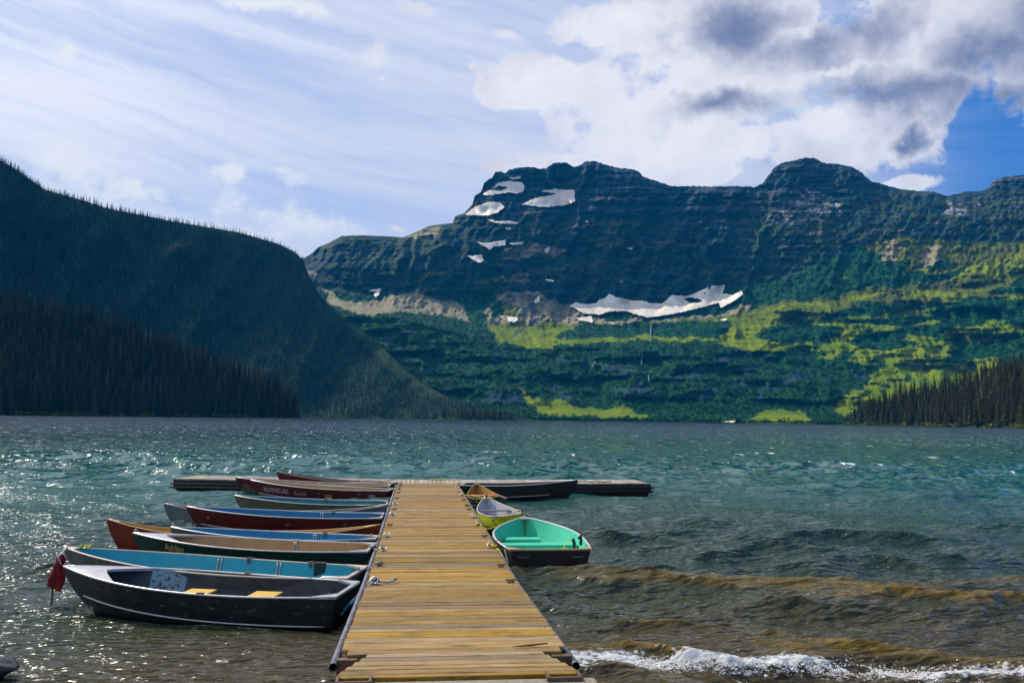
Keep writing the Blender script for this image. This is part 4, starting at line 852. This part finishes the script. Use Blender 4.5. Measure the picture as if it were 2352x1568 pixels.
r, h = boat('b1', 'rowboat', 'weathered black rowboat with silver foredeck and two yellow seats, nearest on the left', ALU_D, inner1(), ALU_L, seats=(.27, .50), seatm=mat('yellow_seat', (.72, .42, .02), .5, var=(.6, .32, .02), vs=5.), deckm=M_SILV, deck_q=.84, spray=(.02, .93, .33, .55, True), bench=False, seat_z=.315, seat_half=(-.10, .62), seat_w=.36)
oarlock(r, h, .42, -1); oarlock(r, h, .42, 1)
TURQ = paint('turquoise_paint', (.012, .36, .42), (.008, .29, .36), wear=(.10, .35, .38), ws=14., wlo=.66, whi=.7)
r, h = boat('b2', 'rowboat', 'rowboat with bright turquoise inside and ribs, second from the shore on the left', ALU, TURQ, mat('pale_rail', (.60, .50, .38), .5, var=(.42, .34, .26), vs=9.), seats=(.10,), seatm=mat('white_cushion', (.55, .66, .72), .6), ribs=(.31, .52), spray=(.1, .95, .35, .6, True), bench=False, seat_z=.29, seat_half=(-.35, .55))
oarlock(r, h, .42, -1); oarlock(r, h, .20, -1)
mb = MB(); p = h.pt(.165, 1, -1); mb.box(p[0]-.09, p[0]+.09, p[1]+.02, p[1]+.055, p[2]-.17, p[2]+.02, bev=.02); mb.box(p[0]-.09, p[0]+.09, p[1]-.03, p[1]+.055, p[2]+.014, p[2]+.03, bev=.005); mb.build('rubber_pad', mat('black_rubber', (.012, .012, .012), .6), r)
GREEN = paint('dark_green_paint', (.004, .040, .030), (.003, .022, .018), rough=.35)
BEIGE = paint('cream_paint', (.46, .30, .12), (.36, .22, .08))
r, h = boat('b3', 'rowboat', 'dark green rowboat with cream inside, silver foredeck and the name Ashley on its bow', ALU, BEIGE, ALU_L, deckm=M_SILV, deck_q=.86, spray=(.30, .95, .42, .58, False), split=.50, upper=GREEN, ribs=(.35,), transom_m=GREEN)
hull_text(r, h, 'Ashley', .84, .775, .14, mat('gold_letter', (.55, .42, .10), .5), bold=.0015)
oarlock(r, h, .35, -1, ALU_L)
BLUE = paint('sky_blue_paint', (.008, .24, .38), (.006, .18, .30), wear=(.10, .22, .28), ws=9., wlo=.64, whi=.7); BLUE2 = paint('mid_blue_paint', (.006, .19, .34), (.005, .14, .26), wear=(.10, .18, .24), ws=9., wlo=.62, whi=.7)
r, h = boat('b4', 'rowboat', 'narrow grey rowboat with blue inside lying between the green boat and the orange canoe', ALU, BLUE, ALU_L, spray=(.4, .95, .42, .6, False), ribs=(.32,)); oarlock(r, h, .27, -1)
RED = paint('red_paint', (.13, .008, .008), (.075, .005, .006), wear=(.35, .33, .30), ws=3.2, wlo=.64, whi=.67); OR = paint('orange_red_paint', (.24, .026, .006), (.16, .016, .005), wear=(.30, .12, .06), ws=9., wlo=.66, whi=.70)
r, h = boat('b5', 'canoe', 'orange red canoe with golden inside, its upswept end reaching past the green boat', OR, paint('golden_lining', (.60, .33, .06), (.5, .26, .05)), mat('wood_rail', (.55, .34, .12), .5), seats=(.25, .75), cat='canoe', bench=False, floor=.04)
mb = MB(); p = h.pt(.08, .62, 1); mb.box(p[0]-.05, p[0]+.05, p[1]+.0, p[1]+.006, p[2]-.06, p[2]+.06); mb.build('registration_sticker', mat('grey_sticker', (.3, .3, .28), .6), r)
r, h = boat('b6', 'rowboat', 'dark red rowboat with flaking paint and blue inside, between the two canoes', ALU, BLUE2, ALU_L, split=.48, upper=RED, ribs=(.33,), spray=(.35, .96, .42, .52, True)); oarlock(r, h, .27, -1)
GREYP = paint('grey_canoe_skin', (.17, .18, .17), (.12, .13, .13))
r, h = boat('b7', 'canoe', 'plain grey canoe beyond the flaking dark red rowboat', GREYP, GREYP, mat('grey_rail', (.42, .36, .26), .5), cat='canoe', bench=False, floor=.04)
TEAL = paint('dull_teal_paint', (.02, .20, .19), (.015, .15, .15)); OLV = paint('olive_grey_hull', (.16, .14, .09), (.09, .085, .06), wear=(.3, .28, .24), ws=8., wlo=.62, whi=.66)
r, h = boat('b8', 'rowboat', 'olive grey rowboat with dull teal inside and two white seats', OLV, TEAL, ALU_L, seats=(.16, .46), seatm=mat('white_seat', (.62, .68, .68), .5), seat_z=.33, seat_half=(-.2, .5), bench=False, seat_w=.40, spray=(.45, .95, .45, .6, False)); oarlock(r, h, .42, -1)
LET = mat('faded_white_letter', (.42, .36, .33), .6, wear=(.25, .03, .02), ws=9., wlo=.55, whi=.6)
r, h = boat('b9', 'rowboat', 'red rowboat lettered ADVENTURE Rentals along its side', ALU, BEIGE, ALU_L, split=.46, upper=RED, spray=(.25, .97, .40, .50, True), seats=(.4,), bench=True)
hull_text(r, h, 'ADVENTURE', .90, .64, .165, LET, bold=.005); hull_text(r, h, 'Rentals', .655, .62, .15, LET, shear=.35)
# small oval maker's badge near the stern
mb = MB(); 
def badge(cx_, rx_, rz_):
    vs = []
    for a in np.linspace(0, 2*math.pi, 20)[:-1]:
        q = cx_+math.cos(a)*rx_/h.L; hg = h.sheer(q)-h.keel(q); p = h.pt(q, .72+math.sin(a)*rz_/hg, 1); vs.append((p[0], p[1]+.005, p[2]))
    return vs
vs = badge(.10, .12, .045); mb.add(vs, [tuple(range(len(vs)))]); mb.build('badge', LET, r)
hull_text(r, h, 'HSP', .117, .69, .07, RED, off=.009)
r, h = boat('b10', 'rowboat', 'grey rowboat with a red upper band marked JN 13, just before the cross dock', ALU, BEIGE, ALU_L, split=.56, upper=RED, seats=(.38,), ribs=(.48,), spray=(.5, .95, .5, .62, False))
hull_text(r, h, 'JN 13', .955, .66, .10, LET)
r, h = boat('b11', 'rowboat', 'small red rowboat with raised bow, farthest on the left against the cross dock', RED, paint('brown_grey_lining', (.17, .12, .09)), mat('dull_rail', (.30, .24, .18), .6))
# right row
MINT = paint('mint_green_paint', (.07, .58, .36), (.05, .50, .31), wear=(.03, .40, .30), ws=20., wlo=.68, whi=.7, rough=.4)
HULLD = mat('dark_bronze_hull', (.05, .042, .036), .45, .3, var=(.03, .026, .022), vs=6., bump=.002)
r, h = boat('r1', 'rowboat', 'short wide rowboat with mint green inside and dark transom, nearest on the right', HULLD, MINT, mat('grey_white_rail', (.55, .54, .52), .4), seats=(.44, .66), seat_half=[(-.97, .97), (-.24, .80)], corner=mat('tan_wood_corner', (.38, .24, .12), .6), transom_m=HULLD, rake=.3, seat_z=.335, seat_w=.30)
for side in (-1, 1):
    mb = MB(); p = h.pt(0, .85, side); mb.tube([(p[0]-.01, p[1]-side*.10, p[2]+.01), (p[0]-.04, p[1]-side*.12, p[2]-.02), (p[0]-.04, p[1]-side*.28, p[2]-.02), (p[0]-.01, p[1]-side*.30, p[2]+.01)], .009, 6); mb.build('transom_handle', ALU, r, True)
mb = MB()
for q0, q1, z0, z1 in ((.10, .145, .55, .95),):
    for (dx_, dz_) in ((0, 0),): 
        a = [h.pt(q0, z0, 1), h.pt(q1, z0, 1), h.pt(q1, z1, 1), h.pt(q0, z1, 1)]; mb.add([(p[0], p[1]+.005, p[2]) for p in a], [(0, 1, 2, 3)])
mb.build('registration_sticker', mat('blue_white_sticker', (.10, .22, .45), .5, var=(.6, .65, .7), vs=22., vmix=.1), r)
mb = MB()                                    # black oar bracket on the right inner side
mb.tube([(-h.L/2+.55, -.50, .30), (-h.L/2+.52, -.50, .48), (-h.L/2+.50, -.47, .56)], .03, 8); mb.tube([(-h.L/2+.62, -.60, .55), (-h.L/2+.66, -.64, .58), (-h.L/2+.72, -.66, .52), (-h.L/2+.74, -.66, .42)], .028, 8); mb.build('motor_bracket', mat('black_plastic', (.015, .015, .015), .4), r, True)
oarlock(r, h, .30, 1)
YEL = mat('lime_yellow_skin', (.50, .55, .02), .35, var=(.38, .44, .015), vs=4.)
r, h = boat('r2', 'canoe', 'lime yellow canoe with white inside tied behind the mint green rowboat', YEL, mat('off_white_lining', (.55, .56, .60), .5, var=(.42, .44, .5), vs=3.), mat('tan_rail', (.50, .40, .26), .5), seats=(.74, .30), seatm=mat('dark_web_seat', (.12, .11, .11), .8), cat='canoe', bench=False, floor=.04)
for q in (.965, .035):
    p = h.pt(q, 1, 1); mb = MB(); mb.tube([(p[0], 0, p[2]), (p[0], 0, p[2]+.11)], [.026, .018], 8); mb.build('end_grip', mat('black_grip', (.012, .012, .012), .5), r, True)
r, h = boat('r3', 'canoe', 'dark green canoe with tan orange inside, farthest canoe on the right of the dock', GREEN, paint('tan_orange_lining', (.50, .26, .05), (.42, .2, .04)), mat('brown_rail', (.22, .13, .06), .5), seats=(.3, .42, .74), seatm=mat('brown_thwart', (.45, .22, .09), .6), cat='canoe', bench=False, floor=.04)
r, h = boat('r4', 'rowboat', 'dark grey rowboat lying along the right arm of the cross dock', HULLD, ALU_D, ALU_L, spray=(.1, .78, .38, .5, True), rake=.42)

# ------------------------------------------------------------------ ropes, cloth and small things
def rope(pts, r_, m, label, name='rope', sag=0.): 
    mb = MB(); P_ = []
    for i in range(len(pts)-1):
        a, b = np.array(pts[i], float), np.array(pts[i+1], float); n = 7
        for k in range(n): u = k/n; q = a*(1-u)+b*u; q[2] -= sag*4*u*(1-u); P_.append(q)
    P_.append(np.array(pts[-1], float)); mb.tube([tuple(q) for q in P_], r_, 6); o = mb.build(name, m, None, True); tag(o, label, 'rope'); return o
def knot(mb, x, y, z, s, seed):
    r = random.Random(seed); pts = [(x+r.uniform(-s, s), y+r.uniform(-s, s), z+r.uniform(0, s*.9)) for _ in range(14)]; mb.tube(pts, .009, 5)
BR = mat('blue_rope', (.02, .22, .42), .6); YR = mat('yellow_rope', (.62, .50, .03), .6); GRY = mat('grey_rope', (.42, .40, .34), .8, var=(.2, .18, .15), vs=30.); GRN = mat('green_rope', (.03, .16, .11), .7)
dz = deck_z(11.4)
mb = MB(); mb.tube([(-.53, 11.40, dz+.04), (-.56, 11.37, dz+.06), (-.70, 11.1, .36), (-.87, 10.82, .22)], .008, 6); mb.tube([(-.53, 11.40, dz+.04), (-.72, 11.05, .32), (-.90, 10.80, .16)], .007, 6)
knot(mb, -.50, 11.42, dz+.03, .05, 3); mb.tube([(-.47, 11.42, dz+.03), (-.36, 11.44, dz+.015), (-.28, 11.50, dz+.02), (-.26, 11.52, dz+.06)], .011, 6); knot(mb, -.25, 11.52, dz+.03, .022, 4); o = mb.build('rope', BR, None, True); tag(o, 'blue rope from the dock ring to the nearest black rowboat, loose end on the planks', 'rope')
ties = [((-.53, 12.95), (-.80, 12.55, .40), GRY, 'grey rope tying the turquoise rowboat to the left edge of the dock'), ((-.53, 14.3), (-.72, 14.6, .40), GRY, 'grey rope tying the dark green rowboat Ashley to the dock'),
        ((-.53, 16.0), (-.78, 15.9, .42), YR, 'pale yellow rope tying the narrow blue lined rowboat to the dock'), ((-.53, 19.4), (-.74, 19.2, .42), BR, 'blue rope tying the flaking dark red rowboat to the dock'),
        ((-.53, 21.7), (-.74, 21.9, .44), GRY, 'grey rope tying the teal lined rowboat to the dock'), ((-.53, 26.4), (-.80, 26.2, .44), YR, 'yellow rope tying the ADVENTURE Rentals rowboat to the dock'), ((-.53, 28.4), (-.84, 28.0, .46), GRY, 'grey rope tying the JN 13 rowboat to the dock')]
for (a, b, m, lb) in ties:
    z = deck_z(a[1]); mb = MB(); mb.tube([(a[0], a[1], z+.05), (a[0]-.08, a[1]+(b[1]-a[1])*.3, z+.03), (b[0]*.5+a[0]*.5, (a[1]+b[1])/2, z-.02), b], .009, 6); knot(mb, a[0], a[1], z+.02, .04, int(a[1]*10)); knot(mb, b[0]-.03, b[1], b[2], .035, int(a[1]*7)); o = mb.build('rope', m, None, True); tag(o, lb, 'rope')
mb = MB(); knot(mb, 1.30, 14.6, deck_z(14)+.02, .06, 8); knot(mb, 1.36, 14.5, deck_z(14)+.02, .05, 28); mb.tube([(1.30, 14.6, .42), (1.42, 14.4, .40), (1.50, 14.1, .28), (1.56, 13.95, .16), (1.66, 13.93, .13)], .010, 6); knot(mb, 1.64, 13.92, .13, .03, 9); o = mb.build('rope', YR, None, True); tag(o, 'yellow rope from the dock to the transom corner of the mint green rowboat', 'rope')
mb = MB(); knot(mb, 1.30, 17.6, .40, .06, 10); knot(mb, 1.38, 17.5, .39, .05, 11); mb.tube([(1.30, 17.6, .41), (1.45, 17.3, .36), (1.62, 17.0, .44), (1.9, 17.1, .55), (2.15, 17.2, .6)], .009, 6); o = mb.build('rope', YR, None, True); tag(o, 'yellow rope from the dock to the bow of the mint green rowboat', 'rope')
mb = MB(); knot(mb, 1.32, 19.0, .40, .05, 12); mb.tube([(1.30, 19.0, .41), (1.5, 19.05, .40), (1.8, 18.8, .44), (2.1, 18.5, .54), (2.30, 18.4, .62)], .010, 6); knot(mb, 2.25, 18.42, .6, .04, 13); o = mb.build('rope', YR, None, True); tag(o, 'yellow rope across the lime yellow canoe from the dock to its end', 'rope')
mb = MB(); mb.tube([(1.30, 24.3, .41), (1.5, 24.2, .42), (1.8, 23.8, .40), (2.1, 23.3, .46)], .013, 6); knot(mb, 1.32, 24.3, .4, .05, 14); o = mb.build('rope', YR, None, True); tag(o, 'yellow rope from the dock to the dark green canoe', 'rope')
mb = MB(); mb.tube([(1.36+.45*u, 23.0-.8*u, .36-.5*u*(1-u)+.2*u*u) for u in np.linspace(0, 1, 12)], .011, 6); o = mb.build('rope', GRN, None, True); tag(o, 'green rope sagging between the dock and the lime yellow canoe', 'rope')
# yellow knot on the oar bracket of the mint boat
mb = MB(); knot(mb, 2.62, 14.72, .30, .07, 15); knot(mb, 2.56, 14.62, .28, .06, 16); mb.tube([(2.60, 14.7, .3), (2.66, 14.9, .40), (2.78, 15.1, .5)], .008, 5); o = mb.build('rope', YR, None, True); tag(o, 'tangle of yellow rope on the seat of the mint green rowboat', 'rope')
# red cloth on the bow of the nearest boat, with its chain
def cloth():
    rows = []; n = 22
    for j in range(14):
        v = j/13; row = []
        for i in range(n):
            a = 2*math.pi*i/n; w = (.05+.045*v)*(1-.85*max(0, .12-v)/.12); fold = 1+.34*math.sin(a*3+v*2.5)+.2*math.sin(a*5+2-v*3)+.1*math.sin(v*17+a*2)
            row.append((math.cos(a)*w*fold-.075*v**1.2, math.sin(a)*w*.55*fold, -.46*v+.02*math.sin(a*2)*v-.03*v*math.cos(a)))
        row.append(row[0]); rows.append(row)
    return rows
mb = MB(); rows = cloth(); mb.grid(rows); mb.add(rows[0][:-1], [tuple(range(22))]); o = mb.build('red_cloth', mat('red_fabric', (.30, .008, .008), .8, var=(.16, .005, .005), vs=5.), None, True, loc=(-4.86, 12.35, .68)); tag(o, 'dark red cloth hanging over the bow ends of the two nearest left boats', 'cloth')
mb = MB()
for k in range(9):
    z = .20-.045*k; a = k*1.57
    mb.tube([(math.cos(a)*.012*math.cos(t), math.sin(a)*.012*math.cos(t), z+.03*math.sin(t)) for t in np.linspace(0, 6.28, 9)], .008, 4, False)
o = mb.build('chain', M_IRON, None, True, loc=(-4.98, 12.42, 0.02)); tag(o, 'rusty chain hanging into the water below the red cloth', 'chain')
mb = MB(); mb.tube([(-5.20, 13.40, .62), (-5.12, 12.9, .55), (-4.98, 12.47, .68), (-4.80, 12.2, .56)], .011, 6); o = mb.build('rope', GRY, None, True); tag(o, 'grey rope between the bows of the two nearest left boats, holding the red cloth', 'rope')
mb = MB(); knot(mb, -4.90, 13.38, .60, .06, 18); knot(mb, -5.0, 13.42, .60, .05, 19); o = mb.build('rope', YR, None, True); tag(o, 'small yellow rope knot on the bow of the turquoise lined rowboat', 'rope')
# wet boulder at the lower left
bm = bmesh.new(); bmesh.ops.create_icosphere(bm, subdivisions=4, radius=1)
for v in bm.verts:
    n = fbm(np.array([v.co.x*1.6+4]), np.array([v.co.y*1.6+v.co.z*2+9]), 4, 66)[0]; k_ = .82+.36*n; v.co *= k_
    v.co.x *= .33; v.co.y *= .26; v.co.z *= .15
    if v.co.z < -.02: v.co.x *= .72; v.co.y *= .72
me = bpy.data.meshes.new('boulder'); bm.to_mesh(me); bm.free(); me.polygons.foreach_set('use_smooth', [True]*len(me.polygons)); me.materials.append(mat('wet_rock', (.035, .03, .03), .18, 0, var=(.07, .05, .045), vs=9., bump=.01, bs=14.)); o = bpy.data.objects.new('boulder', me); COL.objects.link(o); o.location = (-4.22, 9.12, .06); o.scale = (.85, .85, .8); tag(o, 'dark wet boulder breaking the water at the lower left', 'boulder')

# ------------------------------------------------------------------ haze
hb = MB(); hb.box(-5900, 5900, -5900, 5900, -6, 1500); mz = bpy.data.materials.new('air'); mz.use_nodes = True; t = mz.node_tree; t.nodes.clear(); out = t.nodes.new('ShaderNodeOutputMaterial'); pv = t.nodes.new('ShaderNodeVolumePrincipled')
pv.inputs['Color'].default_value = (.015, .42, 1, 1); pv.inputs['Density'].default_value = .000042; pv.inputs['Anisotropy'].default_value = 0.; t.links.new(pv.outputs[0], out.inputs['Volume'])
o = hb.build('haze', mz); tag(o, kind='stuff')
